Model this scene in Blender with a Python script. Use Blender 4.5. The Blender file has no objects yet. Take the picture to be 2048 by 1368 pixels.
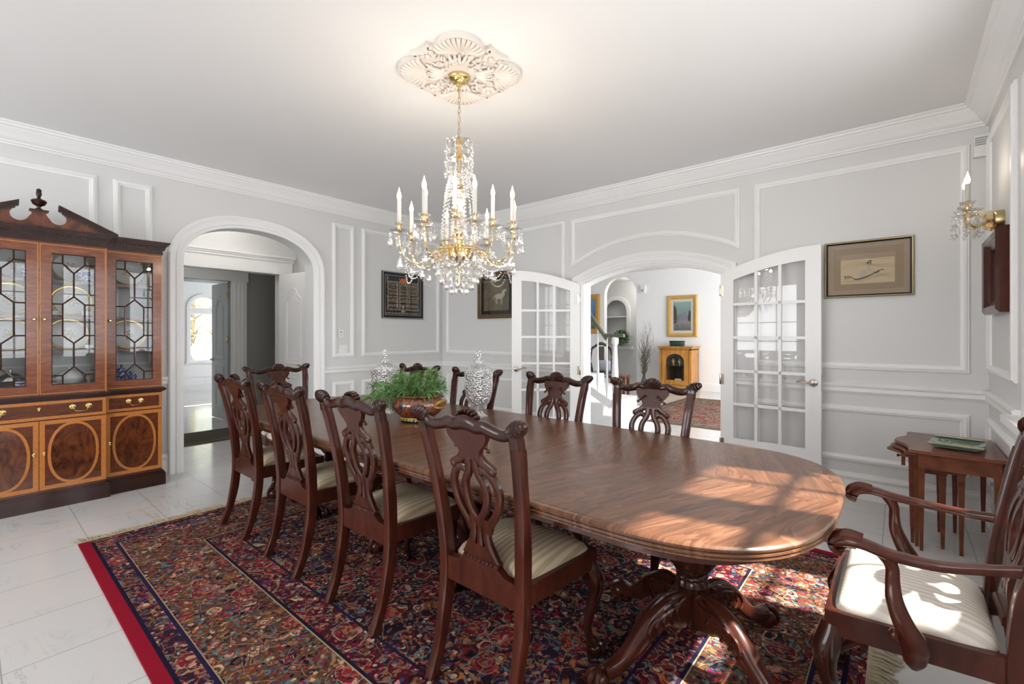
import bpy, bmesh, math, random
from mathutils import Vector, Matrix, noise
random.seed(7)
S = bpy.context.scene
COL = S.collection
PI = math.pi

# ------------------------------------------------------------------ camera
cd = bpy.data.cameras.new('camera'); cam = bpy.data.objects.new('camera', cd); COL.objects.link(cam)
cd.sensor_fit = 'HORIZONTAL'; cd.sensor_width = 36.0; cd.lens = 36.0 * 920 / 2048
cd.shift_y = -15 / 2048; cd.clip_start = 0.05; cd.clip_end = 200
cam.location = (0, 0, 1.345); cam.rotation_euler = (PI / 2, 0, math.radians(40.1))
S.camera = cam

# ------------------------------------------------------------------ colour management, world, light
S.view_settings.view_transform = 'Standard'; S.view_settings.look = 'None'
S.view_settings.gamma = 1.0; S.view_settings.use_curve_mapping = False
S.view_settings.exposure = 0.50
S.cycles.use_denoising = True
S.cycles.max_bounces = 10; S.cycles.diffuse_bounces = 5; S.cycles.glossy_bounces = 4
S.cycles.transmission_bounces = 6; S.cycles.transparent_max_bounces = 24
S.cycles.sample_clamp_indirect = 6.0; S.cycles.caustics_reflective = False; S.cycles.caustics_refractive = False
W = bpy.data.worlds.new('sky'); S.world = W; W.use_nodes = True
_wn = W.node_tree.nodes; _wl = W.node_tree.links
_bg = _wn['Background']; _bg.inputs['Strength'].default_value = 1.6
_bg.inputs['Color'].default_value = (0.80, 0.90, 1.0, 1)

def lamp(name, typ, loc, direction, energy, color=(1, 1, 1), size=None, sizey=None, angle=None):
    d = bpy.data.lights.new(name, typ); d.energy = energy; d.color = color
    if typ == 'AREA':
        d.shape = 'RECTANGLE'; d.size = size; d.size_y = sizey
    if angle: d.angle = angle
    o = bpy.data.objects.new(name, d); COL.objects.link(o); o.location = loc
    o.rotation_euler = Vector(direction).to_track_quat('-Z', 'Y').to_euler()
    return o
lamp('sun', 'SUN', (6, 2, 8), (-1, -0.2, -1.404), 16.0, (1.0, 0.95, 0.86), angle=0.03)
# daylight at the right wall and foyer windows, rear fill, kitchen area light
lamp('daylight_right_window', 'AREA', (0.86, 1.70, 1.75), (-1, 0, 0), 62, (1.0, 0.993, 0.985), 3.3, 1.7)
lamp('rear_fill_light', 'AREA', (-2.4, -3.60, 1.65), (0, 1, 0), 225, (1.0, 0.993, 0.985), 4.6, 2.1)  # added fill light behind the camera, set at the invented rear windows
lamp('daylight_foyer_window', 'AREA', (1.75, 8.0, 1.9), (-1, 0, 0), 190, (1.0, 1.0, 1.0), 4.0, 2.4)
lamp('kitchen_area_light', 'AREA', (-12.0, 6.9, 1.8), (0, -1, 0), 90, (0.97, 0.99, 1.0), 4.0, 2.2)  # area light standing inside the kitchen, away from its window

def fill_point(name, loc, e, col=(1, .95, .88)):  # bare point light that brightens a space, no fixture modelled
    d = bpy.data.lights.new(name, 'POINT'); d.energy = e; d.color = col; d.shadow_soft_size = .12
    o = bpy.data.objects.new(name, d); COL.objects.link(o); o.location = loc
fill_point('vestibule_fill_light', (-5.95, 2.0, 2.85), 6)  # added to brighten the doorway header, no lamp seen here
fill_point('hall_fill_light', (-7.2, 1.4, 2.85), 8)  # added fill for the dark hall, its source is unseen
fill_point('niche_room_fill_light', (-5.6, 12.3, 2.7), 16)  # added to lift the niche walls, not an actual lamp

# ------------------------------------------------------------------ room constants (metres)
L = -5.377; R = 0.492; D = 4.725; B = -3.40; H = 3.0
TB = 0.765   # table top

# ------------------------------------------------------------------ mesh helpers
def V(*a): return Vector(a)
def tag(o, label=None, cat=None, group=None, kind=None):
    if label: o['label'] = label
    if cat: o['category'] = cat
    if group: o['group'] = group
    if kind: o['kind'] = kind
    return o
def empty(name, loc=(0, 0, 0), rz=0, label=None, cat=None, group=None):
    o = bpy.data.objects.new(name, None); COL.objects.link(o)
    o.location = loc; o.rotation_euler = (0, 0, rz); o.empty_display_size = 0.1
    return tag(o, label, cat, group)
def obj(name, bm, m, parent=None, smooth=True, ang=40, label=None, cat=None, group=None, kind=None, loc=None):
    bmesh.ops.recalc_face_normals(bm, faces=bm.faces)
    me = bpy.data.meshes.new(name); bm.to_mesh(me); bm.free()
    if smooth:
        me.polygons.foreach_set('use_smooth', [True] * len(me.polygons))
        me.set_sharp_from_angle(angle=math.radians(ang))
    me.materials.append(m)
    o = bpy.data.objects.new(name, me); COL.objects.link(o)
    if parent: o.parent = parent
    if loc is not None: o.location = loc
    return tag(o, label, cat, group, kind)
def kids(o): return [c for c in COL.objects if c.parent == o]
def copy_tree(o, parent=None):
    c = o.copy(); COL.objects.link(c)
    if parent: c.parent = parent
    for ch in kids(o): copy_tree(ch, c)
    return c
def place(o, loc, rz=0, label=None, group=None, cat=None):
    o.location = loc; o.rotation_euler = (0, 0, rz)
    return tag(o, label, cat, group)

def box(bm, x0, x1, y0, y1, z0, z1, bev=0.0, M=None):
    vs = [bm.verts.new((x, y, z)) for x in (x0, x1) for y in (y0, y1) for z in (z0, z1)]
    fs = [bm.faces.new([vs[i] for i in q]) for q in ((0, 1, 3, 2), (4, 6, 7, 5), (0, 4, 5, 1), (2, 3, 7, 6), (0, 2, 6, 4), (1, 5, 7, 3))]
    if M is not None:
        for v in vs: v.co = M @ v.co
    if bev:
        es = list({e for f in fs for e in f.edges})
        bmesh.ops.bevel(bm, geom=es, offset=bev, segments=2, affect='EDGES', profile=0.5)
    return vs
def BX(*a, **k):
    bm = bmesh.new(); box(bm, *a, **k); return bm

def sweep(bm, pts, rads, ref=(0, 0, 1), n=10, sq=2.0, cap=True, rib=0):
    """tube through pts; rads = r or (ra, rb) each; ra across ref, rb along ref"""
    pts = [Vector(p) for p in pts]; ref = Vector(ref); rings = []
    for i, p in enumerate(pts):
        t = (pts[min(i + 1, len(pts) - 1)] - pts[max(i - 1, 0)])
        if t.length < 1e-9: t = Vector((0, 0, 1))
        t.normalize(); s = t.cross(ref)
        if s.length < 1e-4: s = t.cross(Vector((0.31, 0.77, 0.2)))
        s.normalize(); b = s.cross(t).normalized()
        r = rads[i] if isinstance(rads, (list, tuple)) and not isinstance(rads[0], (int, float)) else (rads[i] if isinstance(rads, list) else rads)
        ra, rb = (r, r) if isinstance(r, (int, float)) else r
        ring = []
        for k in range(n):
            a = 2 * PI * (k + .5) / n; c, q = math.cos(a), math.sin(a)
            c2 = math.copysign(abs(c) ** (2 / sq), c); q2 = math.copysign(abs(q) ** (2 / sq), q)
            f = 1 + (rib if k % 2 else 0)
            ring.append(bm.verts.new(p + s * ra * c2 * f + b * rb * q2 * f))
        rings.append(ring)
    for A, Bq in zip(rings, rings[1:]):
        for k in range(n):
            bm.faces.new((A[k], A[(k + 1) % n], Bq[(k + 1) % n], Bq[k]))
    if cap:
        bm.faces.new(rings[0][::-1]); bm.faces.new(rings[-1])
    return rings
def cr(P, k=5):
    """Catmull-Rom through tuples of any length"""
    out = []; n = len(P)
    for i in range(n - 1):
        p0, p1, p2, p3 = P[max(i - 1, 0)], P[i], P[i + 1], P[min(i + 2, n - 1)]
        for j in range(k):
            t = j / k
            out.append(tuple(0.5 * (2 * b + (c - a) * t + (2 * a - 5 * b + 4 * c - d) * t * t + (3 * b - a - 3 * c + d) * t ** 3) for a, b, c, d in zip(p0, p1, p2, p3)))
    out.append(tuple(P[-1])); return out
def csweep(bm, P, k=5, **kw):
    """P: (x,y,z,r) or (x,y,z,ra,rb) control points"""
    Q = cr(P, k)
    return sweep(bm, [q[:3] for q in Q], [q[3] if len(q) == 4 else (q[3], q[4]) for q in Q], **kw)
def lathe(bm, prof, c=(0, 0, 0), n=24, M=None, rib=0.0, ribn=0, sx=1, sy=1):
    rings = []
    for r, z in prof:
        ring = []
        for k in range(n):
            a = 2 * PI * k / n
            rr = r * (1 + (rib * math.cos(a * ribn) if ribn else 0))
            p = Vector((rr * math.cos(a) * sx, rr * math.sin(a) * sy, z))
            if M is not None: p = M @ p
            ring.append(bm.verts.new(p + Vector(c)))
        rings.append(ring)
    for A, Bq in zip(rings, rings[1:]):
        for k in range(n): bm.faces.new((A[k], A[(k + 1) % n], Bq[(k + 1) % n], Bq[k]))
    (r0, z0), (r1, z1) = prof[0], prof[-1]
    if r0 > 1e-5 and r1 > 1e-5 and abs(r0 - r1) < .25 * max(r0, r1) and abs(z0 - z1) < .03 and len(prof) > 2:
        A, Bq = rings[-1], rings[0]
        for k in range(n): bm.faces.new((A[k], A[(k + 1) % n], Bq[(k + 1) % n], Bq[k]))
        return
    if r0 > 1e-5: bm.faces.new(rings[0][::-1])
    if r1 > 1e-5: bm.faces.new(rings[-1])
    bmesh.ops.remove_doubles(bm, verts=[v for R_ in (rings[0], rings[-1]) for v in R_], dist=1e-6)
def ball(bm, c, r, n=8, m=6, sc=(1, 1, 1), M=None):
    prof = [(r * math.sin(PI * i / m) + (1e-7 if i in (0, m) else 0), -r * math.cos(PI * i / m)) for i in range(m + 1)]
    S3 = Matrix.Diagonal((sc[0], sc[1], sc[2]))
    if M is not None: S3 = M.to_3x3() @ S3
    rings = []
    for rr, z in prof[1:-1]:
        rings.append([bm.verts.new(S3 @ Vector((rr * math.cos(2 * PI * k / n), rr * math.sin(2 * PI * k / n), z)) + Vector(c)) for k in range(n)])
    for A, Bq in zip(rings, rings[1:]):
        for k in range(n): bm.faces.new((A[k], A[(k + 1) % n], Bq[(k + 1) % n], Bq[k]))
    b = bm.verts.new(S3 @ Vector((0, 0, -r)) + Vector(c)); t = bm.verts.new(S3 @ Vector((0, 0, r)) + Vector(c))
    for k in range(n):
        bm.faces.new((b, rings[0][(k + 1) % n], rings[0][k])); bm.faces.new((t, rings[-1][k], rings[-1][(k + 1) % n]))
def prism(bm, poly, f, h0, h1):
    """poly: 2D list; f(u,v,h)->xyz"""
    a = [bm.verts.new(f(u, v, h0)) for u, v in poly]; b = [bm.verts.new(f(u, v, h1)) for u, v in poly]
    n = len(poly); fa = bm.faces.new(a[::-1]); fb = bm.faces.new(b)
    for i in range(n): bm.faces.new((a[i], a[(i + 1) % n], b[(i + 1) % n], b[i]))
    fa.normal_update(); fb.normal_update(); bmesh.ops.triangulate(bm, faces=[fa, fb], ngon_method='EAR_CLIP')
def area2(P): return sum(P[i][0] * P[(i + 1) % len(P)][1] - P[(i + 1) % len(P)][0] * P[i][1] for i in range(len(P)))
def mould(bm, poly, f, prof, closed=True):
    """profile prof [(inset, height)] swept along a 2D path on a plane, mitred; inset goes to the left of the path"""
    if closed and area2(poly) < 0: poly = poly[::-1]
    n = len(poly); rows = []
    for i in range(n):
        p = Vector(poly[i]); a = Vector(poly[(i - 1) % n]); b = Vector(poly[(i + 1) % n])
        if not closed and i == 0: a = p - (b - p)
        if not closed and i == n - 1: b = p + (p - a)
        d1 = (p - a).normalized(); d2 = (b - p).normalized()
        n1 = Vector((-d1.y, d1.x)); n2 = Vector((-d2.y, d2.x)); m = (n1 + n2)
        m = m / max(m.dot(n1), 0.2)
        rows.append([bm.verts.new(f(p.x + m.x * q, p.y + m.y * q, h)) for q, h in prof])
    k = len(prof)
    for i in range(n if closed else n - 1):
        A, Bq = rows[i], rows[(i + 1) % n]
        for j in range(k - 1): bm.faces.new((A[j], A[j + 1], Bq[j + 1], Bq[j]))
        if not closed or True: bm.faces.new((A[k - 1], A[0], Bq[0], Bq[k - 1]))
    if not closed:
        bm.faces.new(rows[0]); bm.faces.new(rows[-1][::-1])
fL = lambda u, v, h: (L + h, u, v)
fB = lambda u, v, h: (u, D - h, v)
fR = lambda u, v, h: (R - h, u, v)
fRear = lambda u, v, h: (u, B + h, v)
def rect(u0, u1, v0, v1): return [(u0, v0), (u1, v0), (u1, v1), (u0, v1)]

# ------------------------------------------------------------------ materials
def mat(name, col, rough=0.5, metal=0.0, **k):
    m = bpy.data.materials.new(name); m.use_nodes = True
    b = m.node_tree.nodes['Principled BSDF']
    b.inputs['Base Color'].default_value = (*col, 1); b.inputs['Roughness'].default_value = rough
    b.inputs['Metallic'].default_value = metal
    for kk, v in k.items(): b.inputs[kk.replace('_', ' ')].default_value = v
    return m
class NT:
    def __init__(s, m): s.m = m; s.t = m.node_tree; s.b = s.t.nodes['Principled BSDF']
    def n(s, typ, **k):
        x = s.t.nodes.new('ShaderNode' + typ)
        for kk, v in k.items():
            if kk.startswith('i_'):
                key = kk[2:].replace('_', ' ')
                x.inputs[int(key) if key.isdigit() else key].default_value = v
            else: setattr(x, kk, v)
        return x
    def l(s, a, b): s.t.links.new(a, b)
    def coord(s, scale=(1, 1, 1), rot=(0, 0, 0), loc=(0, 0, 0)):
        c = s.n('TexCoord'); mp = s.n('Mapping'); s.l(c.outputs['Object'], mp.inputs['Vector'])
        mp.inputs['Scale'].default_value = scale; mp.inputs['Rotation'].default_value = rot; mp.inputs['Location'].default_value = loc
        return mp.outputs['Vector']
    def ramp(s, fac, stops, interp='LINEAR'):
        r = s.n('ValToRGB'); r.color_ramp.interpolation = interp; e = r.color_ramp.elements
        while len(e) < len(stops): e.new(0.5)
        for q, (p, c) in zip(e, stops): q.position = p; q.color = (*c, 1)
        s.l(fac, r.inputs['Fac']); return r.outputs['Color']
    def math(s, op, a, b=None, c=None):
        x = s.n('Math', operation=op)
        for i, v in enumerate((a, b, c)):
            if v is None: continue
            if isinstance(v, (int, float)): x.inputs[i].default_value = v
            else: s.l(v, x.inputs[i])
        return x.outputs[0]
    def mix(s, f, a, b, mode='MIX'):
        x = s.n('MixRGB', blend_type=mode)
        for i, v in zip(('Fac', 'Color1', 'Color2'), (f, a, b)):
            if isinstance(v, (int, float)): x.inputs[i].default_value = v
            elif isinstance(v, tuple): x.inputs[i].default_value = (*v, 1)
            else: s.l(v, x.inputs[i])
        return x.outputs['Color']
    def bump(s, h, strength=0.3, dist=0.01):
        b = s.n('Bump'); b.inputs['Strength'].default_value = strength; b.inputs['Distance'].default_value = dist
        s.l(h, b.inputs['Height']); s.l(b.outputs['Normal'], s.b.inputs['Normal'])

def wood(name, c1, c2, scale=(6, 6, 6), rough=0.3, coat=0.25, dist=2.0, cr_=0.12):
    m = mat(name, c1, rough); t = NT(m); v = t.coord(scale)
    n1 = t.n('TexNoise', i_Scale=1.0, i_Detail=6.0, i_Roughness=0.6, i_Distortion=dist); t.l(v, n1.inputs['Vector'])
    col = t.ramp(n1.outputs['Fac'], [(0.3, c1), (0.72, c2)]); t.l(col, t.b.inputs['Base Color'])
    t.b.inputs['Coat Weight'].default_value = coat; t.b.inputs['Specular IOR Level'].default_value = 0.2; t.b.inputs['Coat Roughness'].default_value = cr_
    return m
WALL = mat('wall_paint', (0.715, 0.715, 0.712), 0.55)
TRIM = mat('white_trim', (0.87, 0.87, 0.87), 0.4)
CEIL = mat('ceiling_paint', (0.82, 0.82, 0.82), 0.8)
WHITE = mat('white_paint', (0.86, 0.86, 0.86), 0.35)
FWALL = mat('foyer_wall', (0.88, 0.88, 0.88), 0.6)
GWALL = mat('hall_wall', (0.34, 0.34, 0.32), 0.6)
MAH = wood('mahogany', (0.032, 0.008, 0.005), (0.080, 0.020, 0.011), (9, 9, 3), 0.28, 0.35, 2.0, 0.07)
MAHR = wood('red_mahogany', (0.033, 0.008, 0.005), (0.090, 0.021, 0.011), (8, 8, 2), 0.28, 0.35, 2.0, 0.07)
DMAH = wood('dark_mahogany', (0.020, 0.006, 0.004), (0.044, 0.012, 0.007), (5, 5, 5), 0.28, 0.4, 2.0, 0.07)
CABW = wood('cabinet_mahogany', (0.13, 0.036, 0.016), (0.27, 0.085, 0.035), (3, 9, 40), 0.26, 0.5, 0.6)
CABL = wood('cabinet_lower_mahogany', (0.075, 0.020, 0.009), (0.16, 0.045, 0.018), (3, 9, 26), 0.26, 0.5, 1.2)
FLAME = wood('flame_veneer', (0.030, 0.008, 0.005), (0.20, 0.055, 0.018), (3, 6, 4), 0.22, 0.6, 3.5, 0.08)
NESTW = wood('nest_mahogany', (0.10, 0.028, 0.013), (0.23, 0.070, 0.032), (6, 6, 6), 0.3, 0.3)
INLAY = wood('satinwood_inlay', (0.40, 0.13, 0.03), (0.60, 0.24, 0.06), (20, 60, 60), 0.3, 0.4)
PINEW = wood('golden_pine', (0.36, 0.14, 0.025), (0.62, 0.30, 0.07), (6, 6, 2), 0.35, 0.3)
BRASS = mat('brass', (0.83, 0.62, 0.26), 0.18, 1.0)
ABRASS = mat('aged_brass', (0.45, 0.35, 0.18), 0.3, 1.0)
NICKEL = mat('antique_nickel', (0.55, 0.50, 0.42), 0.25, 1.0)
BLACK = mat('black_plastic', (0.015, 0.015, 0.015), 0.4)
PLAST = mat('white_plastic', (0.82, 0.82, 0.81), 0.35)

def glassy(name, tint=(1, 1, 1), gl=0.12, rough=0.0, bump=None, gcol=(1, 1, 1)):
    """thin clear glass: see-through with a mirror sheen that grows at grazing angles"""
    m = bpy.data.materials.new(name); m.use_nodes = True; t = m.node_tree
    for n in list(t.nodes): t.nodes.remove(n)
    o = t.nodes.new('ShaderNodeOutputMaterial'); mx = t.nodes.new('ShaderNodeMixShader')
    tr = t.nodes.new('ShaderNodeBsdfTransparent'); g = t.nodes.new('ShaderNodeBsdfGlossy')
    tr.inputs['Color'].default_value = (*tint, 1); g.inputs['Roughness'].default_value = rough; g.inputs['Color'].default_value = (*gcol, 1)
    lw = t.nodes.new('ShaderNodeLayerWeight'); lw.inputs['Blend'].default_value = 0.5
    pw = t.nodes.new('ShaderNodeMath'); pw.operation = 'POWER'; pw.inputs[1].default_value = 5.0; t.links.new(lw.outputs['Facing'], pw.inputs[0])
    ma = t.nodes.new('ShaderNodeMath'); ma.operation = 'MULTIPLY_ADD'; ma.inputs[1].default_value = 0.9; ma.inputs[2].default_value = 0.04 + gl
    t.links.new(pw.outputs[0], ma.inputs[0]); ma.use_clamp = True
    t.links.new(ma.outputs[0], mx.inputs['Fac']); t.links.new(tr.outputs[0], mx.inputs[1]); t.links.new(g.outputs[0], mx.inputs[2])
    t.links.new(mx.outputs[0], o.inputs['Surface'])
    if bump:
        b = t.nodes.new('ShaderNodeBump'); b.inputs['Strength'].default_value = 1.0; b.inputs['Distance'].default_value = 0.01
        c = t.nodes.new('ShaderNodeTexCoord'); v = t.nodes.new('ShaderNodeTexVoronoi'); v.inputs['Scale'].default_value = bump
        t.links.new(c.outputs['Object'], v.inputs['Vector']); t.links.new(v.outputs['Distance'], b.inputs['Height'])
        t.links.new(b.outputs['Normal'], g.inputs['Normal']); t.links.new(b.outputs['Normal'], lw.inputs['Normal'])
    return m
PANE = glassy('window_glass', (0.98, 0.98, 0.98), -0.02)
CPANE = glassy('cabinet_glass', (0.95, 0.96, 0.96), -0.012)
CRYS = glassy('crystal', (0.93, 0.93, 0.93), 0.20, 0.03, None, (1.0, 0.98, 0.95))
CUT = glassy('cut_glass', (0.86, 0.87, 0.88), 0.34, 0.02, 70, (1, 1, 1))

# marble tile floor
def marble():
    m = mat('marble_tile', (0.78, 0.77, 0.76), 0.12); t = NT(m)
    c = t.n('TexCoord'); sp = t.n('SeparateXYZ'); t.l(c.outputs['Object'], sp.inputs[0])
    def joint(o, off, per):
        a = t.math('ADD', o, off); a = t.math('DIVIDE', a, per); fr = t.math('FRACT', a)
        d = t.math('ABSOLUTE', t.math('SUBTRACT', fr, 0.5)); return t.math('GREATER_THAN', d, 0.5 - 0.0022 / per), t.math('FLOOR', a)
    jx, fx = joint(sp.outputs[0], 2.709 + 43.75, 0.4375); jy, fy = joint(sp.outputs[1], -0.09 + 43.0, 0.43)
    j = t.math('MAXIMUM', jx, jy)
    cid = t.math('ADD', t.math('MULTIPLY', fx, 7.13), t.math('MULTIPLY', fy, 3.71))
    off = t.n('CombineXYZ'); t.l(cid, off.inputs[0]); t.l(t.math('MULTIPLY', cid, 1.7), off.inputs[1])
    ad = t.n('VectorMath', operation='ADD'); t.l(c.outputs['Object'], ad.inputs[0]); t.l(off.outputs[0], ad.inputs[1])
    mp = t.n('Mapping'); mp.inputs['Rotation'].default_value = (0, 0, 0.5); mp.inputs['Scale'].default_value = (0.9, 3.2, 1); t.l(ad.outputs[0], mp.inputs['Vector'])
    n1 = t.n('TexNoise', i_Scale=1.6, i_Detail=8.0, i_Roughness=0.62, i_Distortion=1.2); t.l(mp.outputs[0], n1.inputs['Vector'])
    v = t.math('ABSOLUTE', t.math('SUBTRACT', n1.outputs['Fac'], 0.5))
    vein = t.ramp(v, [(0.0, (0.44, 0.42, 0.41)), (0.010, (0.54, 0.53, 0.52)), (0.03, (0.595, 0.585, 0.58))])
    n2 = t.n('TexNoise', i_Scale=2.3, i_Detail=3.0); t.l(ad.outputs[0], n2.inputs['Vector'])
    fade = t.ramp(n2.outputs['Fac'], [(0.48, (0, 0, 0)), (0.66, (1, 1, 1))])
    col = t.mix(fade, (0.60, 0.59, 0.585), vein)
    col = t.mix(j, col, (0.34, 0.33, 0.32)); t.l(col, t.b.inputs['Base Color'])
    return m
MARB = marble()
# ================================================================== SETTING
def arch_pts(c, hw, spring, rise, n=24, e=2.2):
    out = []
    for i in range(n + 1):
        a = PI * i / n; cx_, sx_ = math.cos(a), math.sin(a)
        out.append((c + hw * math.copysign(abs(cx_) ** (2 / e), cx_), spring + rise * abs(sx_) ** (2 / e)))
    return out      # right to left
AC, AHW, ASP, ARI = 2.03, 0.655, 2.07, 0.41
# left wall with the arched opening
bm = bmesh.new()
arc = arch_pts(AC, AHW, ASP, ARI)
prism(bm, [(AC + AHW, 0)] + arc + [(AC - AHW, 0), (B, 0), (B, H), (D + .2, H), (D + .2, 0)], fL, -0.2, 0)
obj('wall_left', bm, WALL, kind='structure')
# back wall with the segmental opening
OC, OHW = -2.097, 0.786
segarc = [(OC + OHW * (1 - 2 * i / 20), 2.102 - (OHW * (1 - 2 * i / 20)) ** 2 / 3.8) for i in range(21)]
bm = bmesh.new()
prism(bm, [(OC + OHW, 0)] + segarc + [(OC - OHW, 0), (L - .0, 0), (L - .0, H), (R + .0, H), (R + .0, 0)], fB, -0.16, 0)
obj('wall_back', bm, WALL, kind='structure')
# right wall with its four sash windows; rear wall with two unseen ones added for the fill light
WIN = [(0.13, 0.85), (1.00, 1.73), (1.88, 2.50), (2.76, 3.26)]
ZS, ZH = 0.92, 2.52
bm = bmesh.new()
box(bm, R, R + .12, B, D + .2, 0, ZS); box(bm, R, R + .12, B, D + .2, ZH, H)
ys = [B] + [y for w in WIN for y in w] + [D + .2]
for a, b in zip(ys[::2], ys[1::2]): box(bm, R, R + .12, a, b, ZS, ZH)
obj('wall_right', bm, WALL, smooth=False, kind='structure')
RW = [(-4.5, -3.0), (-2.75, -1.25)]
bm = bmesh.new()
box(bm, L - .2, R + .2, B - .2, B, 0, 0.7); box(bm, L - .2, R + .2, B - .2, B, 2.6, H)
xs = [L - .2] + [x for w in RW for x in w] + [R + .2]
for a, b in zip(xs[::2], xs[1::2]): box(bm, a, b, B - .2, B, 0.7, 2.6)
obj('wall_rear', bm, WALL, smooth=False, kind='structure')
def window(n, f, u0, u1, z0, z1, cols, rows, bars=None):
    """sash frame, glazing bars and glass standing in the wall opening"""
    bm = bmesh.new(); w = 0.045
    mould(bm, rect(u0, u1, z0, z1), f, [(0, -.11), (0, -.04), (w, -.04), (w, -.11)])
    for i in range(1, cols):
        u = u0 + (u1 - u0) * i / cols; prism(bm, rect(u - .011, u + .011, z0 + .02, z1 - .02), f, -.10, -.06)
    for v in bars or [z0 + (z1 - z0) * j / rows for j in range(1, rows)]:
        prism(bm, rect(u0 + .02, u1 - .02, v - .011, v + .011), f, -.10, -.06)
    fr = obj('window_%d' % n, bm, WHITE, smooth=False, kind='structure')
    bm = bmesh.new(); prism(bm, rect(u0 + .02, u1 - .02, z0 + .02, z1 - .02), f, -.083, -.080)
    obj('glass', bm, PANE, fr, smooth=False)
for i, (a, b) in enumerate(WIN): window(i + 1, fR, a, b, ZS, ZH, 2, 3, [1.10, 1.56, 2.02])
for i, (a, b) in enumerate(RW): window(i + 5, fRear, a, b, 0.7, 2.6, 3, 4)
# floors and ceilings
obj('floor', BX(-15, 3.2, B - .2, 14, -0.12, 0), MARB, smooth=False, kind='structure')
obj('ceiling', BX(L - .2, R + .2, B - .2, D + .16, H, H + .12), CEIL, smooth=False, kind='structure')

# crown, chair rails, baseboards, panel mouldings -------------------------------
PM = [(0, 0), (0, .010), (.006, .016), (.014, .016), (.018, .024), (.030, .026), (.038, .018), (.046, .016), (.052, .008), (.052, 0)]
crown = [(0, 2.842), (.018, 2.842), (.024, 2.856), (.034, 2.860), (.036, 2.872), (.050, 2.880), (.062, 2.900), (.082, 2.930), (.104, 2.948), (.108, 2.962), (.122, 2.966), (.126, 2.982), (.138, 2.986), (.138, 3.0), (0, 3.0)]
bm = bmesh.new()
mould(bm, [(L, B), (R, B), (R, D), (L, D)], lambda u, v, h: (u, v, h), crown)
obj('trim_1', bm, TRIM, kind='structure')
def run(bm, f, u0, u1, prof):
    """horizontal moulding along a wall; prof [(out, z)]"""
    a = [bm.verts.new(f(u0, z, o)) for o, z in prof]; b = [bm.verts.new(f(u1, z, o)) for o, z in prof]
    n = len(prof)
    for i in range(n): bm.faces.new((a[i], a[(i + 1) % n], b[(i + 1) % n], b[i]))
    bm.faces.new(a[::-1]); bm.faces.new(b)
RAIL = [(0, .862), (.012, .862), (.016, .872), (.022, .876), (.022, .905), (.030, .912), (.034, .925), (.034, .938), (.022, .944), (0, .944)]
BASE = [(0, 0), (.02, 0), (.02, .125), (.014, .135), (.014, .16), (.026, .164), (.026, .178), (.012, .186), (.008, .205), (0, .205)]
n_tr = [1]
def trim(bm, m=TRIM):
    n_tr[0] += 1; return obj('trim_%d' % n_tr[0], bm, m, kind='structure')
LU = [(B, AC - AHW - .13), (AC + AHW + .13, D)]; BU = [(L, OC - OHW - .13), (OC + OHW + .13, R)]
for f, segs, side in ((fL, LU, 'left'), (fB, BU, 'back'), (fR, [(B, D)], 'right'), (fRear, [(L, R)], 'rear')):
    bm = bmesh.new()
    for a, b in segs:
        if side == 'right': run(bm, f, 3.60, b, RAIL)
        else: run(bm, f, a, b, RAIL)
    trim(bm)
    bm = bmesh.new()
    for a, b in segs: run(bm, f, a, b, BASE)
    obj('baseboard_' + side, bm, TRIM, kind='structure')
Z0, Z1, Y0, Y1 = 1.058, 2.735, .295, .755
pl = [(-.62, .741), (.848, 1.13), (2.923, 3.224), (3.335, 4.655)]
for a, b in pl:
    bm = bmesh.new()
    mould(bm, rect(a, b, Z0, Z1), fL, PM); mould(bm, rect(a, b, Y0, Y1), fL, PM); trim(bm)
for a, b in [(-5.285, -3.131), (-1.035, .394)]:
    bm = bmesh.new()
    mould(bm, rect(a, b, Z0, Z1), fB, PM); mould(bm, rect(a, b, Y0, Y1), fB, PM); trim(bm)
bm = bmesh.new()      # panel over the wide opening, its lower edge an arc
P = [(-1.155, 2.735), (-3.037, 2.735)] + [(OC + .941 * (2 * i / 24 - 1), 2.395 - (.941 * (2 * i / 24 - 1)) ** 2 / 3.6) for i in range(25)]
mould(bm, P, fB, PM); trim(bm)
bm = bmesh.new()
mould(bm, rect(3.68, 4.64, Z0 + .02, Z1), fR, PM); mould(bm, rect(3.68, 4.68, Y0, Y1), fR, PM); trim(bm)
# casings of the two openings
CAS = [(0, 0), (0, .018), (.012, .024), (.030, .024), (.034, .032), (.062, .036), (.070, .028), (.084, .030), (.100, .042), (.118, .042), (.124, .034), (.130, .030), (.130, 0)]
def offset_path(P, d):
    out = []
    for i, p in enumerate(P):
        p = Vector(p); a = Vector(P[max(i - 1, 0)]); b = Vector(P[min(i + 1, len(P) - 1)]); t = (b - a).normalized()
        out.append((p.x - t.y * d, p.y + t.x * d))
    return out
bm = bmesh.new()
path = [(AC + AHW, 0)] + arc + [(AC - AHW, 0)]
mould(bm, path[::-1], fL, CAS, closed=False); trim(bm, TRIM)
bm = bmesh.new()
path = [(OC + OHW, 0)] + segarc + [(OC - OHW, 0)]
mould(bm, path[::-1], fB, CAS, closed=False); trim(bm, TRIM)
bm = bmesh.new()      # white lining of the wide opening
mould(bm, path[::-1], fB, [(0, -.165), (0, 0.001), (-.014, 0.001), (-.014, -.165)], closed=False); trim(bm, WHITE)
bm = bmesh.new()      # window casing and stool on the right wall
mould(bm, rect(.0, 3.355, ZS - .03, ZH + .10), fR, [(0, 0), (0, .03), (.03, .036), (.06, .03), (.09, .02), (.09, 0)])
for a, b in ((.85, 1.0), (1.73, 1.88), (2.50, 2.76)): prism(bm, rect(a - .0, b + .0, ZS + .02, ZH), fR, 0, .02)
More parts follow.
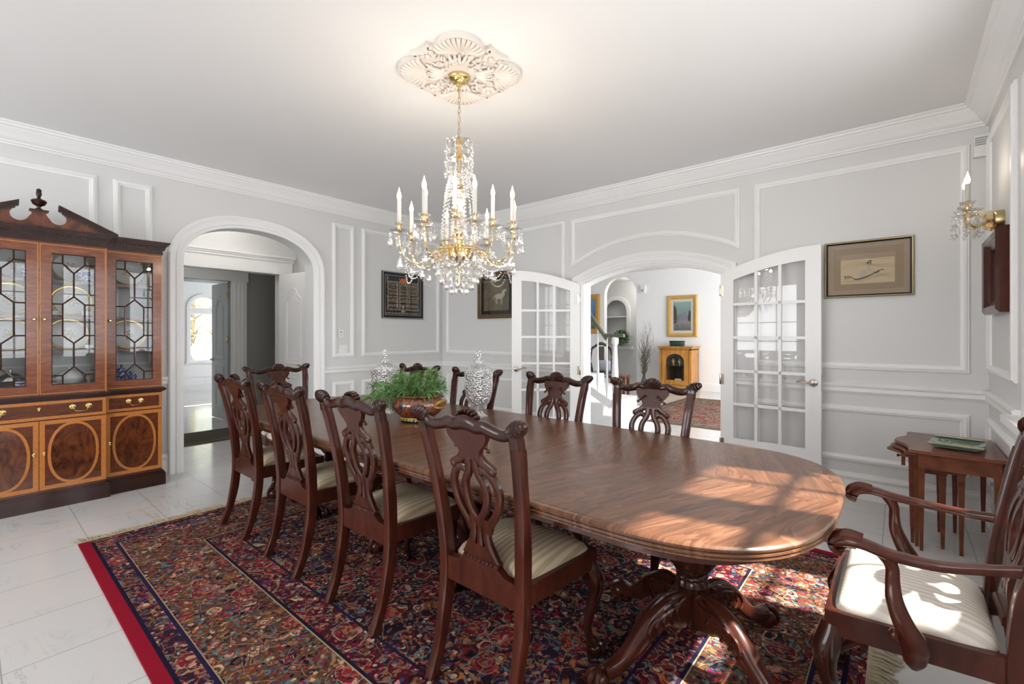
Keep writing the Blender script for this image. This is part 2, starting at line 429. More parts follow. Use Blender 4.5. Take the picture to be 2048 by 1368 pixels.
prism(bm, rect(-.06, 3.61, ZS - .045, ZS - .005), fR, 0, .075); prism(bm, rect(0, 3.355, ZS - .13, ZS - .045), fR, 0, .03)
trim(bm, WHITE)

# ------------------------------------------------------------------ vestibule, hall and kitchen seen through the left arch
bm = bmesh.new()
box(bm, -6.6, L - .2, 3.02, 3.12, 0, H); box(bm, -6.6, L - .2, 0.98, 1.08, 0, H)      # vestibule sides
obj('wall_vestibule', bm, WALL, smooth=False, kind='structure')
DW0, DW1 = 1.31, 2.77
bm = bmesh.new()
prism(bm, [(DW1, 0), (DW1, 2.165), (DW0, 2.165), (DW0, 0), (.98, 0), (.98, H), (3.12, H), (3.12, 0)], lambda u, v, h: (-6.5 + h, u, v), -.14, 0)
obj('wall_doorway', bm, WALL, smooth=False, kind='structure')
obj('ceiling_vestibule', BX(-6.64, L - .2, .98, 3.12, H, H + .1), CEIL, smooth=False, kind='structure')
def casing(X, y0, y1, zt, w=.17, m=TRIM):
    bm = bmesh.new(); f = lambda u, v, h: (X + h, u, v)
    for a, b in ((y0 - w + .02, y0), (y1, y1 + w - .02)):
        prism(bm, rect(a, b, 0, zt), f, 0, .022)
        for k in (.25, .5, .75): prism(bm, rect(a + (b - a) * k - .012, a + (b - a) * k + .012, 0.2, zt - .02), f, .02, .034)
    for z0, z1, o, e in ((zt, zt + .05, .03, 0), (zt + .05, zt + .19, .022, 0), (zt + .17, zt + .20, .034, .01), (zt + .20, zt + .22, .045, .02), (zt + .22, zt + .245, .058, .03)):
        prism(bm, rect(y0 - w - e, y1 + w + e, z0, z1), f, 0, o)
    return trim(bm, m)
casing(-6.5, DW0, DW1, 2.165)
# hall
bm = bmesh.new()
prism(bm, [(2.62, 0), (2.62, 2.165), (1.5, 2.165), (1.5, 0), (-.6, 0), (-.6, H), (5.4, H), (5.4, 0)], lambda u, v, h: (-7.85 + h, u, v), -.12, 0)
box(bm, -7.97, -6.64, 5.3, 5.4, 0, H); box(bm, -7.97, -6.64, -.6, -.5, 0, H)
box(bm, -6.66, -6.64, 3.1, 5.4, 0, H); box(bm, -6.66, -6.64, -.6, .99, 0, H)
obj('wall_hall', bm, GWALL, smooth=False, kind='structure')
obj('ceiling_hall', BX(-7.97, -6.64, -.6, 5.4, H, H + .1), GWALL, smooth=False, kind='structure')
casing(-7.85, 1.5, 2.62, 2.165, .24, TRIM)
# kitchen
KX = -14.5
bm = bmesh.new(); kc, kh = 4.19, .34
ar = [(kc + kh * math.cos(PI * i / 16), 2.06 + .32 * math.sin(PI * i / 16)) for i in range(17)]
f = lambda u, v, h: (KX + h, u, v)
prism(bm, [(kc + kh, .62)] + ar + [(kc - kh, .62), (kc - .001, .62), (kc - .001, 0), (-2, 0), (-2, 3.2), (9, 3.2), (9, 0), (kc + .001, 0), (kc + .001, .62)], f, -.15, 0)
prism(bm, rect(-2, 9, .2, .58), f, 0, .02)
box(bm, KX, -7.97, 8.0, 8.1, 0, 3.2)
box(bm, KX, -7.97, -2.1, -2, 0, 3.2)
obj('wall_kitchen', bm, FWALL, smooth=False, kind='structure')
obj('ceiling_kitchen', BX(KX - .1, -7.97, -2.1, 8.1, 3.2, 3.3), CEIL, smooth=False, kind='structure')
bm = bmesh.new()
wp = [(kc + kh, .62)] + ar + [(kc - kh, .62)]
mould(bm, wp, f, [(-.07, 0), (-.07, .03), (0, .03), (.03, -.05), (.03, 0)])
prism(bm, rect(kc - kh, kc + kh, 1.90, 2.06), f, -.08, .02); prism(bm, rect(kc - kh - .09, kc + kh + .09, .56, .62), f, 0, .06)
wk = obj('window_7', bm, WHITE, smooth=False, kind='structure')
bm = bmesh.new(); prism(bm, wp, f, -.10, -.095); obj('glass', bm, PANE, wk, smooth=False)
bm = bmesh.new()      # fluted pilaster and beam in the kitchen
box(bm, -12.6, -12.3, 4.06, 4.36, 0, 2.45); box(bm, -12.65, -12.25, 4.0, 4.42, 2.45, 2.6); box(bm, -12.65, -12.25, 4.0, 4.42, .78, .88); box(bm, -12.65, -12.25, 4.0, 4.42, 0, .16)
for k in range(4): box(bm, -12.305, -12.285, 4.09 + k * .065, 4.12 + k * .065, .95, 2.38)
trim(bm, WHITE)
bm = bmesh.new(); box(bm, -12.9, -12.2, -2, 8, 2.6, 3.2); trim(bm, mat('grey_beam', (.25, .27, .28), .6))

def panel_door(name_n, hinge, ang, w, h, m, handle_u=None, top='cath', edge=BRASS):
    """leaf in local coords: u from hinge along +x, thickness in y"""
    r = bpy.data.objects.new('door_%d' % name_n, None); COL.objects.link(r); r.location = (hinge[0], hinge[1], 0.012); r.rotation_euler = (0, 0, ang)
    r['kind'] = 'structure'
    bm = BX(0, w, -.02, .02, 0, h, bev=.003); obj('leaf', bm, m, r, smooth=False)
    bm = bmesh.new()
    for sgn in (-1, 1):
        ff = lambda u, v, hh: (u, sgn * (.02 + hh), v)
        u0, u1 = .16, w - .16; um = (u0 + u1) / 2
        P1 = [(u0, .95), (u1, .95), (u1, h - .34), (u1 - .06, h - .31), (um + .07, h - .22), (um, h - .20), (um - .07, h - .22), (u0 + .06, h - .31), (u0, h - .34)]
        P2 = rect(u0, u1, .16, .82)
        for Pq in (P1, P2):
            mould(bm, Pq, ff, [(-.012, 0), (-.006, .010), (.010, .010), (.022, .002), (.035, .002), (.055, .008), (.06, .0)])
    obj('panel', bm, m, r)
    return r
def lever(parent, u, y, z, d, m=NICKEL):
    bm = bmesh.new(); s = 1 if y > 0 else -1
    lathe(bm, [(.032, 0), (.032, .006), (.024, .012), (.012, .014), (.011, .045), (1e-7, .047)], (u, y, z), 20, Matrix.Rotation(-s * PI / 2, 3, 'X'))
    csweep(bm, [(u, y + s * .042, z, .010), (u + d * .04, y + s * .05, z + .004, .009), (u + d * .085, y + s * .048, z + .012, .008), (u + d * .115, y + s * .045, z + .006, .006)], n=8)
    return obj('door_handle', bm, m, parent)
HD = mat('hall_door_grey', (.42, .44, .46), .35)
d1 = panel_door(1, (-6.46, 2.765), math.radians(5), .70, 2.14, WHITE)
lever(d1, .62, .02, .93, -1, BRASS); lever(d1, .62, -.02, .93, -1, BRASS)
obj('latch_plate', BX(.699, .703, -.012, .012, .86, 1.0), BRASS, d1, smooth=False)
d2 = panel_door(2, (-7.93, 2.62), math.radians(181), .66, 2.14, HD)
lever(d2, .60, .02, .93, -1, ABRASS)
bm = bmesh.new()
for z in (.3, 1.2, 1.88): box(bm, -.012, .012, .012, .034, z, z + .11, bev=.003)
obj('hinge', bm, ABRASS, d2)
d3 = panel_door(3, (-7.80, 1.49), math.radians(170), .66, 2.14, HD)
# dark mat on the hall floor just beyond the first doorway
MATM = mat('door_mat_weave', (.085, .075, .055), .95)
o = obj('door_mat', BX(-7.36, -6.56, 1.2, 3.0, 0.001, .012, bev=.004), MATM, label='dark olive-brown doormat filling the doorway beyond the left arch', cat='doormat')
bm = bmesh.new()
for z in (-6.60, -6.66): box(bm, z, z + .025, 1.2, 3.0, .011, .0135)
obj('border', bm, mat('mat_border', (.16, .11, .06), .95), o, smooth=False)
# ------------------------------------------------------------------ french doors
def french(n, hinge, ang, w=.80, face=1):
    """arched glazed leaf; local +x from the hinge to the free edge, hinge side lower than the meeting side"""
    r = bpy.data.objects.new('door_%d' % n, None); COL.objects.link(r); r.location = (hinge[0], hinge[1], .012); r.rotation_euler = (0, 0, ang)
    r['kind'] = 'structure'
    def top(u, o=0): return 2.085 - o - (max(w - u, 0)) ** 2 / 3.85
    N = 14; st = .115
    arcT = [(w * i / N, top(w * i / N)) for i in range(N + 1)]
    f = lambda u, v, h: (u, h, v)
    zb = .37; zr = [.37 + .3115 * k for k in range(5)]
    bm = bmesh.new()
    # stiles, rails
    prism(bm, [(0, 0), (st, 0), (st, top(st)), (st * .5, top(st * .5)), (0, top(0))], f, -.02, .02)
    prism(bm, [(w - st, 0), (w, 0), (w, top(w)), (w - st * .5, top(w - st * .5)), (w - st, top(w - st))], f, -.02, .02)
    prism(bm, rect(st, w - st, 0, zb - .008), f, -.02, .02)
    inn = [(st + (w - 2 * st) * i / N) for i in range(N + 1)]
    prism(bm, [(u, top(u) - .115) for u in inn] + [(u, top(u)) for u in inn[::-1]], f, -.02, .02)
    obj('frame', bm, WHITE, r, smooth=False)
    bm = bmesh.new()
    for k in (1, 2):
        u = st + (w - 2 * st) * k / 3; prism(bm, rect(u - .0125, u + .0125, zb - .01, top(u) - .11), f, -.013, .013)
    for z in zr[1:]: prism(bm, rect(st - .002, w - st + .002, z - .0125, z + .0125), f, -.013, .013)
    obj('muntins', bm, WHITE, r, smooth=False)
    bm = bmesh.new()
    prism(bm, [(st - .004, zb - .01), (w - st + .004, zb - .01)] + [(u, top(u) - .113) for u in inn[::-1]], f, -.003, .003)
    obj('glass', bm, PANE, r, smooth=False)
    lever(r, w - .055, .02, .925, -1); lever(r, w - .055, -.02, .925, -1)
    bm = bmesh.new()
    for z in (.25, .86, 1.70):
        box(bm, -.008, .006, -.024 * face - .006, -.024 * face + .006, z, z + .10, bev=.002)
        box(bm, -.004, .03, -.0215 * face - .001, -.0215 * face + .001, z, z + .10)
    obj('hinge', bm, NICKEL, r)
    obj('latch_plate', BX(w - .001, w + .002, -.010, .010, .86, 1.0), NICKEL, r, smooth=False)
    return r
french(4, (-1.305, 4.665), math.radians(-4.0), .81)
french(5, (-2.885, 4.665), math.radians(180 + 39.5), .80, -1)

# ------------------------------------------------------------------ foyer beyond the wide opening
FY = 11.3; FX = -8.4; FZ = 2.98
bm = bmesh.new(); ffy = lambda u, v, h: (u, FY - h, v)
aa = [(-5.73 + .47 * math.cos(PI * i / 16), 2.42 + .47 * math.sin(PI * i / 16)) for i in range(17)]
prism(bm, [(-5.26, 0)] + aa + [(-6.20, 0), (FX - .1, 0), (FX - .1, FZ), (2, FZ), (2, 0)], ffy, -.15, 0)
obj('wall_foyer_back', bm, FWALL, smooth=False, kind='structure')
bm = bmesh.new(); box(bm, FX - .1, FX, D + .16, FY, 0, FZ)
obj('wall_foyer_left', bm, FWALL, smooth=False, kind='structure')
bm = bmesh.new()
box(bm, 1.9, 2.0, D + .16, 6.2, 0, FZ); box(bm, 1.9, 2.0, 9.8, FY, 0, FZ); box(bm, 1.9, 2.0, 6.2, 9.8, 0, .3); box(bm, 1.9, 2.0, 6.2, 9.8, 2.5, FZ)
box(bm, R + .19, 2.0, D + .02, D + .16, 0, FZ)
obj('wall_foyer_right', bm, FWALL, smooth=False, kind='structure')
obj('wall_foyer_front', BX(FX - .1, L, D + .02, D + .16, 0, FZ), FWALL, smooth=False, kind='structure')
obj('ceiling_foyer', BX(FX - .1, 2.0, D + .16, 13.4, FZ, FZ + .1), CEIL, smooth=False, kind='structure')
bm = bmesh.new()
run(bm, ffy, -5.2, 1.9, [(0, 0), (.02, 0), (.02, .17), (.01, .2), (0, .2)]); trim(bm, WHITE)
# niche room behind the foyer arch
bm = bmesh.new(); f2 = lambda u, v, h: (u, 13.0 - h, v)
na = [(-6.72 + .36 * math.cos(PI * i / 14), 2.05 + .36 * math.sin(PI * i / 14)) for i in range(15)]
prism(bm, [(-6.36, 1.02)] + na + [(-7.08, 1.02), (-6.721, 1.02), (-6.721, 0), (-7.6, 0), (-7.6, 3), (-4.2, 3), (-4.2, 0), (-6.719, 0), (-6.719, 1.02)], f2, -.02, 0)
box(bm, -7.6, -4.2, 13.3, 13.4, 0, 3); box(bm, -7.7, -7.6, FY, 13.3, 0, 3); box(bm, -4.3, -4.2, FY + .15, 13.3, 0, 3)
obj('wall_niche', bm, WALL, smooth=False, kind='structure')
bm = bmesh.new()
mould(bm, ([(-6.36, 1.02)] + na + [(-7.08, 1.02)])[::-1], f2, [(0, 0), (0, .04), (.05, .05), (.12, .05), (.12, 0)], closed=False)
prism(bm, rect(-7.25, -6.15, .90, 1.0), f2, -.3, .12); prism(bm, rect(-7.1, -6.36, 1.88, 1.91), f2, -.28, -.02)
trim(bm, WHITE)
# stair: landing block, newel, balusters, stringer, handrail
bm = bmesh.new()
box(bm, -6.85, -3.0, 5.95, 7.1, 0, .17); box(bm, -6.85, -3.3, 5.97, 7.1, .17, .34)
for k in range(8): box(bm, -6.85, -3.6 - .30 * k, 6.0, 7.1, .34 + .17 * k, .51 + .17 * k)
obj('trim_stairs', bm, WHITE, smooth=False, kind='structure')
RAILM = mat('handrail_green_grey', (.10, .10, .065), .35)
st = empty('stair_railing', (-3.13, 6.02, .17), 0, 'white turned stair railing with a dark handrail left of the foyer', 'railing')
bm = bmesh.new()
lathe(bm, [(.05, 0), (.05, .22), (.035, .25), (.046, .42), (.05, .55), (.032, .95), (.028, 1.02), (.05, 1.05), (.05, 1.12), (.03, 1.14)], (0, 0, 0), 12)
obj('newel_post', bm, WHITE, st)
for k in range(6):
    x = -.13 - .15 * k; z0 = .20 + .56 * (-.13 - x); z1 = 1.13 + max(0, (-.19 - x) * 1.35)
    h = z1 - z0; bm = bmesh.new()
    lathe(bm, [(.014, 0), (.014, .12 * h), (.024, .2 * h), (.020, .38 * h), (.012, .62 * h), (.012, h)], (x, 0, z0), 8)
    obj('baluster', bm, WHITE, st)
bm = bmesh.new()
csweep(bm, [(.14, 0, 1.16, .026, .032), (-.02, 0, 1.16, .026, .032), (-.15, 0, 1.165, .026, .032), (-.22, 0, 1.22, .026, .032), (-1.2, 0, 2.54, .026, .032)], ref=(0, 1, 0), sq=3)
obj('handrail', bm, RAILM, st)
bm = bmesh.new(); sweep(bm, [(-.05, .0, .15), (-1.2, 0, .79)], (.06, .03), ref=(0, 1, 0), n=4, sq=8)
obj('stringer', bm, WHITE, st)

# ------------------------------------------------------------------ view outside the kitchen window
SNOW = mat('snow', (.75, .86, .95), .8)
obj('ground', BX(-60, KX - .16, -25, 40, -.25, -.15), SNOW, smooth=False, kind='structure')
ur = bmesh.new(); lathe(ur, [(.22, 0), (.22, .25), (.12, .35), (.1, .5), (.34, .75), (.42, 1.0), (.42, 1.08), (.25, 1.2), (1e-7, 1.26)], (0, 0, 0), 20)
obj('garden_urn', ur, SNOW, loc=(-17.6, 5.1, -.15), label='snow-capped garden urn outside the kitchen window', cat='urn')
BARK = mat('bark', (.12, .09, .05), .9)
def leafmat(n, a, b):
    m = mat(n, a, .8); t = NT(m); v = t.coord((1, 1, 1)); x = t.n('TexNoise', i_Scale=6.0, i_Detail=2.0); t.l(v, x.inputs['Vector'])
    t.l(t.ramp(x.outputs['Fac'], [(.35, a), (.65, b)]), t.b.inputs['Base Color']); return m
LEAF = leafmat('autumn_leaves', (.30, .32, .08), (.62, .55, .25))
GREEN = leafmat('plant_leaves', (.03, .12, .03), (.10, .26, .06))
for i, (x, y, s, lb) in enumerate([(-21, 5.6, 1.0, 'leaning bare-trunked tree with yellow-green leaves nearest the kitchen window'), (-24, 7.4, 1.25, 'taller yellow-green tree behind the snowy garden urn'), (-26, 5.4, 1.3, 'pale yellow tree farthest back outside the kitchen window')]):
    t = empty('tree', (x, y, -.2), i * 1.1, lb, 'tree'); bm = bmesh.new()
    csweep(bm, [(0, 0, 0, .14), (.15, 0, 1.5, .11), (-.05, .1, 3, .07), (.1, 0, 4.4 * s, .03)], n=6)
    for k in range(9):
        a = k * 2.4; z = 1.0 + .35 * k
        sweep(bm, [(0.1, 0, z), (.9 * math.cos(a) * s, .9 * math.sin(a) * s, z + .7)], [.04, .012], n=5)
    obj('trunk', bm, BARK, t); bm = bmesh.new()
    for k in range(900):
        a = random.uniform(0, 6.28); z = random.uniform(.9, 4.8) * s; r = random.uniform(.2, 1.35) * s
        c = Vector((r * math.cos(a), r * math.sin(a), z)); q = .09
        vs = [bm.verts.new(c + Vector([random.uniform(-q, q) for _ in range(3)])) for _ in range(3)]; bm.faces.new(vs)
    obj('foliage', bm, LEAF, t, smooth=False)
# ================================================================== RUG
def rugmat(name, hx, hy, pal, border, zones, sc=42, warm=0.5, rough=.95, bandc=(.26, .008, .022)):
    """woven floral carpet: zones measured from the edge, each with its own ground, covered with flowers and leaves"""
    m = mat(name, (.2, .05, .05), rough); t = NT(m)
    c = t.n('TexCoord'); sp = t.n('SeparateXYZ'); t.l(c.outputs['Object'], sp.inputs[0])
    ex = t.math('SUBTRACT', hx, t.math('ABSOLUTE', sp.outputs[0])); ey = t.math('SUBTRACT', hy, t.math('ABSOLUTE', sp.outputs[1]))
    e = t.math('MINIMUM', ex, ey)
    nz = t.n('TexNoise', i_Scale=9.0, i_Detail=2.0); t.l(c.outputs['Object'], nz.inputs['Vector'])
    wv = t.n('VectorMath', operation='MULTIPLY_ADD'); t.l(nz.outputs['Color'], wv.inputs[0]); wv.inputs[1].default_value = (.07, .07, 0); t.l(c.outputs['Object'], wv.inputs[2])
    def vor(scale, feature='F1', rnd=1.0, metric='EUCLIDEAN'):
        x = t.n('TexVoronoi', feature=feature, distance=metric); x.inputs['Scale'].default_value = scale; x.inputs['Randomness'].default_value = rnd
        t.l(wv.outputs[0], x.inputs['Vector']); return x
    def sepx(o):
        s = t.n('SeparateColor'); t.l(o, s.inputs[0]); return s.outputs[0], s.outputs[1]
    def steps(fac, cols): return t.ramp(fac, [(i / len(cols), q) for i, q in enumerate(cols)], 'CONSTANT')
    v1 = vor(sc); a1, b1 = sepx(v1.outputs['Color'])
    small = steps(a1, pal)
    v2 = vor(sc * .36); a2, b2 = sepx(v2.outputs['Color'])
    rings = t.math('FRACT', t.math('MULTIPLY', v2.outputs['Distance'], 3.4))
    big = steps(t.math('FRACT', t.math('ADD', a2, t.math('MULTIPLY', t.math('FLOOR', t.math('MULTIPLY', v2.outputs['Distance'], 3.4)), .29))), pal[::-1])
    v3 = vor(sc * 1.9); a3, b3 = sepx(v3.outputs['Color'])
    # ground per zone
    stops = []
    for p, col in zones: stops.append((min(p / 1.0, .999), col))
    ground = t.ramp(e, stops, 'CONSTANT')
    f1 = t.math('LESS_THAN', v1.outputs['Distance'], .46)
    petals = t.math('GREATER_THAN', b1, .22)
    col = t.mix(t.math('MULTIPLY', f1, petals), ground, small)
    big_on = t.math('MULTIPLY', t.math('GREATER_THAN', b2, .52), t.math('LESS_THAN', v2.outputs['Distance'], .52))
    col = t.mix(t.math('MULTIPLY', big_on, t.math('GREATER_THAN', rings, .28)), col, big)
    # large rosettes with ringed petals
    v4 = vor(sc * .135); a4, b4 = sepx(v4.outputs['Color'])
    ros = t.ramp(v4.outputs['Distance'], [(0, (.02, .03, .10)), (.06, (.55, .36, .22)), (.10, (.30, .02, .03)), (.20, (.42, .10, .05)), (.25, (.02, .015, .03)), (.275, (.25, .012, .02)), (.38, (.52, .38, .22)), (.40, (.05, .09, .11))], 'CONSTANT')
    on4 = t.math('MULTIPLY', t.math('LESS_THAN', v4.outputs['Distance'], .42), t.math('GREATER_THAN', b4, .45))
    col = t.mix(t.math('MULTIPLY', on4, .85), col, ros)
    col = t.mix(t.math('MULTIPLY', t.math('MULTIPLY', on4, t.math('GREATER_THAN', b1, .72)), .8), col, small)
    vines = t.n('TexVoronoi', feature='DISTANCE_TO_EDGE'); vines.inputs['Scale'].default_value = sc * .24; t.l(wv.outputs[0], vines.inputs['Vector'])
    vine = t.math('LESS_THAN', vines.outputs['Distance'], .012)
    col = t.mix(vine, col, border)
    fine = steps(a3, [(0.02, .015, .03), (.30, .16, .09), (.06, .02, .02), (.12, .16, .17), (.20, .03, .03)])
    col = t.mix(t.math('MULTIPLY', t.math('GREATER_THAN', b3, .60), .75), col, fine)
    # plain outer band and thin dividing lines
    band = t.math('LESS_THAN', ey, .055)
    col = t.mix(band, col, bandc)
    for d0, d1, cc in ((.055, .072, (.012, .010, .03)), (.155, .172, (.02, .015, .05)), (.172, .177, (.36, .26, .15)), (.535, .541, (.42, .32, .18)), (.541, .556, (.015, .012, .03)), (.70, .714, (.02, .015, .04))):
        if zones[-1][0] < d0: continue
        on = t.math('MULTIPLY', t.math('GREATER_THAN', e, d0), t.math('LESS_THAN', e, d1)); col = t.mix(on, col, cc)
    pile = t.n('TexNoise', i_Scale=320.0, i_Detail=1.0); t.l(c.outputs['Object'], pile.inputs['Vector'])
    col = t.mix(.35, col, t.ramp(pile.outputs['Fac'], [(.3, (.55, .55, .55)), (.7, (1, 1, 1))]), 'MULTIPLY')
    t.l(col, t.b.inputs['Base Color']); t.bump(pile.outputs['Fac'], .5, .004)
    t.b.inputs['Specular IOR Level'].default_value = .08
    return m
RX0, RX1, RY0, RY1 = -4.0, -.10, .46, 3.42
RCX, RCY = (RX0 + RX1) / 2, (RY0 + RY1) / 2; RHX, RHY = (RX1 - RX0) / 2, (RY1 - RY0) / 2
PAL = [(.20, .022, .02), (.012, .022, .05), (.42, .13, .05), (.015, .008, .02), (.10, .19, .21), (.58, .40, .24), (.28, .015, .06), (.015, .012, .02), (.60, .27, .22), (.05, .06, .12), (.26, .10, .03)]
rg = empty('area_rug', (RCX, RCY, 0), 0, 'large dark red and navy floral carpet under the long dining table', 'rug')
obj('carpet', BX(-RHX, RHX, -RHY, RHY, .001, .011, bev=.003), rugmat('persian_carpet', RHX, RHY, PAL, (.30, .19, .10),
    [(0, (.10, .012, .02)), (.06, (.035, .012, .03)), (.18, (.11, .057, .032)), (.55, (.09, .008, .02)), (.71, (.035, .012, .022))]), rg, smooth=False)
FR = mat('fringe_cotton', (.44, .37, .25), .95)
for sx in (-1, 1):
    bm = bmesh.new()
    box(bm, sx * RHX - (.012 if sx < 0 else 0), sx * RHX + (.012 if sx > 0 else 0), -RHY, RHY, .002, .012)
    n = 230
    for i in range(n):
        y = -RHY + 2 * RHY * (i + .5) / n + random.uniform(-.004, .004); l = random.uniform(.075, .13) ; dy = random.uniform(-.03, .03)
        if sx < 0: dy -= .02
        sweep(bm, [(sx * RHX, y, .009), (sx * (RHX + l * .4), y + dy * .3, .011 + random.uniform(0, .008)), (sx * (RHX + l), y + dy, .004)], [.0045, .006, .003], n=4)
    obj('fringe', bm, FR, rg)

# ================================================================== DINING TABLE
def topwood():
    m = mat('table_top_veneer', (.2, .08, .04), .22); t = NT(m)
    c = t.n('TexCoord'); sp = t.n('SeparateXYZ'); t.l(c.outputs['Object'], sp.inputs[0])
    # right-hand end leaf: grain mirrored about the long centre seam
    ay = t.math('ABSOLUTE', sp.outputs[1])
    inr = t.math('GREATER_THAN', sp.outputs[0], .905)
    sk = t.math('MULTIPLY', t.math('MULTIPLY', ay, inr), .35)
    x2 = t.math('ADD', sp.outputs[0], sk)
    cb = t.n('CombineXYZ'); t.l(x2, cb.inputs[0]); t.l(sp.outputs[1], cb.inputs[1])
    mp = t.n('Mapping'); mp.inputs['Scale'].default_value = (26, 2.2, 1); t.l(cb.outputs[0], mp.inputs['Vector'])
    n1 = t.n('TexNoise', i_Scale=1.0, i_Detail=7.0, i_Roughness=.65, i_Distortion=.8); t.l(mp.outputs[0], n1.inputs['Vector'])
    mp2 = t.n('Mapping'); mp2.inputs['Scale'].default_value = (5.5, .9, 1); t.l(cb.outputs[0], mp2.inputs['Vector'])
    n2 = t.n('TexNoise', i_Scale=1.0, i_Detail=4.0, i_Distortion=2.2); t.l(mp2.outputs[0], n2.inputs['Vector'])
    w = t.math('FRACT', t.math('MULTIPLY', n2.outputs['Fac'], 9.0))
    f = t.math('ADD', t.math('MULTIPLY', n1.outputs['Fac'], .75), t.math('MULTIPLY', w, .22))
    col = t.ramp(f, [(.32, (.058, .023, .011)), (.52, (.122, .052, .026)), (.74, (.215, .102, .055))])
    for s_ in (.905, -.905, 0.0):
        d = t.math('LESS_THAN', t.math('ABSOLUTE', t.math('SUBTRACT', sp.outputs[0], s_)), .0016); 
        if s_ != 0.0: col = t.mix(d, col, (.02, .008, .005))
    d = t.math('MULTIPLY', t.math('LESS_THAN', ay, .0016), inr); col = t.mix(d, col, (.02, .008, .005))
    t.l(col, t.b.inputs['Base Color']); t.b.inputs['Coat Weight'].default_value = .25; t.b.inputs['Coat Roughness'].default_value = .16
    t.b.inputs['Roughness'].default_value = .34; t.b.inputs['Specular IOR Level'].default_value = .35
    return m
TX, TY = -2.115, 1.945; THX, THY = 1.965, .685
tb = empty('dining_table', (TX, TY, .011), 0, 'long polished mahogany dining table with rounded ends on carved pedestals', 'table')
def tabout(d=0, n=28):
    P = []
    ex = .62
    for qx, qy, a0 in ((1, 1, 0), (-1, 1, 1), (-1, -1, 2), (1, -1, 3)):
        for i in range(n):
            a = (a0 + i / n) * PI / 2; c, s = math.cos(a), math.sin(a)
            P.append((math.copysign((THX - ex), qx) + (ex - d) * math.copysign(abs(c) ** (2 / 2.9), c), (THY - d) * math.copysign(abs(s) ** (2 / 2.9), s)))
    return P
bm = bmesh.new()
prof = [(.030, 0), (.012, 0), (.004, -.004), (0, -.010), (.001, -.016), (.008, -.018), (.008, -.022), (.003, -.024), (.003, -.030), (.010, -.032), (.010, -.036), (.006, -.038), (.006, -.043), (.014, -.046), (.03, -.050), (.06, -.050)]
zt = TB - .011
rows = [[bm.verts.new((x, y, zt + z)) for x, y in tabout(d)] for d, z in prof]
for A, Bq in zip(rows, rows[1:]):
    n = len(A)
    for i in range(n): bm.faces.new((A[i], A[(i + 1) % n], Bq[(i + 1) % n], Bq[i]))
ft = bm.faces.new(rows[0]); fb_ = bm.faces.new(rows[-1]); ft.normal_update(); fb_.normal_update(); bmesh.ops.triangulate(bm, faces=[ft, fb_])
obj('tabletop', bm, topwood(), tb, ang=30)
bm = bmesh.new()
po = tabout(.10); pi_ = tabout(.13)
for z0, z1 in ((zt - .105, zt - .048),):
    a = [bm.verts.new((x, y, z0)) for x, y in po]; b = [bm.verts.new((x, y, z1)) for x, y in po]; c = [bm.verts.new((x, y, z1)) for x, y in pi_]; d = [bm.verts.new((x, y, z0)) for x, y in pi_]
    n = len(a)
    for q, w_ in ((a, b), (b, c), (c, d), (d, a)):
        for i in range(n): bm.faces.new((q[i], q[(i + 1) % n], w_[(i + 1) % n], w_[i]))
box(bm, -1.6, 1.6, -.22, -.17, zt - .10, zt - .05); box(bm, -1.6, 1.6, .17, .22, zt - .10, zt - .05)
obj('apron', bm, MAH, tb)
def claw(bm, c, r, ang, s=1.0):
    """ball and claw foot"""
    ball(bm, (c[0], c[1], c[2] + r), r, 12, 8)
    M = Matrix.Rotation(ang, 3, 'Z')
    for da in (-.75, 0, .75, PI):
        P = []
        for el, q in ((95, 1.25), (60, 1.18), (25, 1.13), (-10, 1.10), (-45, 1.08)):
            e = math.radians(el); rr = r * q
            v = Matrix.Rotation(da, 3, 'Z') @ Vector((rr * math.cos(e), 0, rr * math.sin(e))); v = M @ v
            P.append((c[0] + v.x, c[1] + v.y, c[2] + r + v.z, r * (.34 - .03 * (95 - el) / 35)))
        csweep(bm, P, 3, n=7)
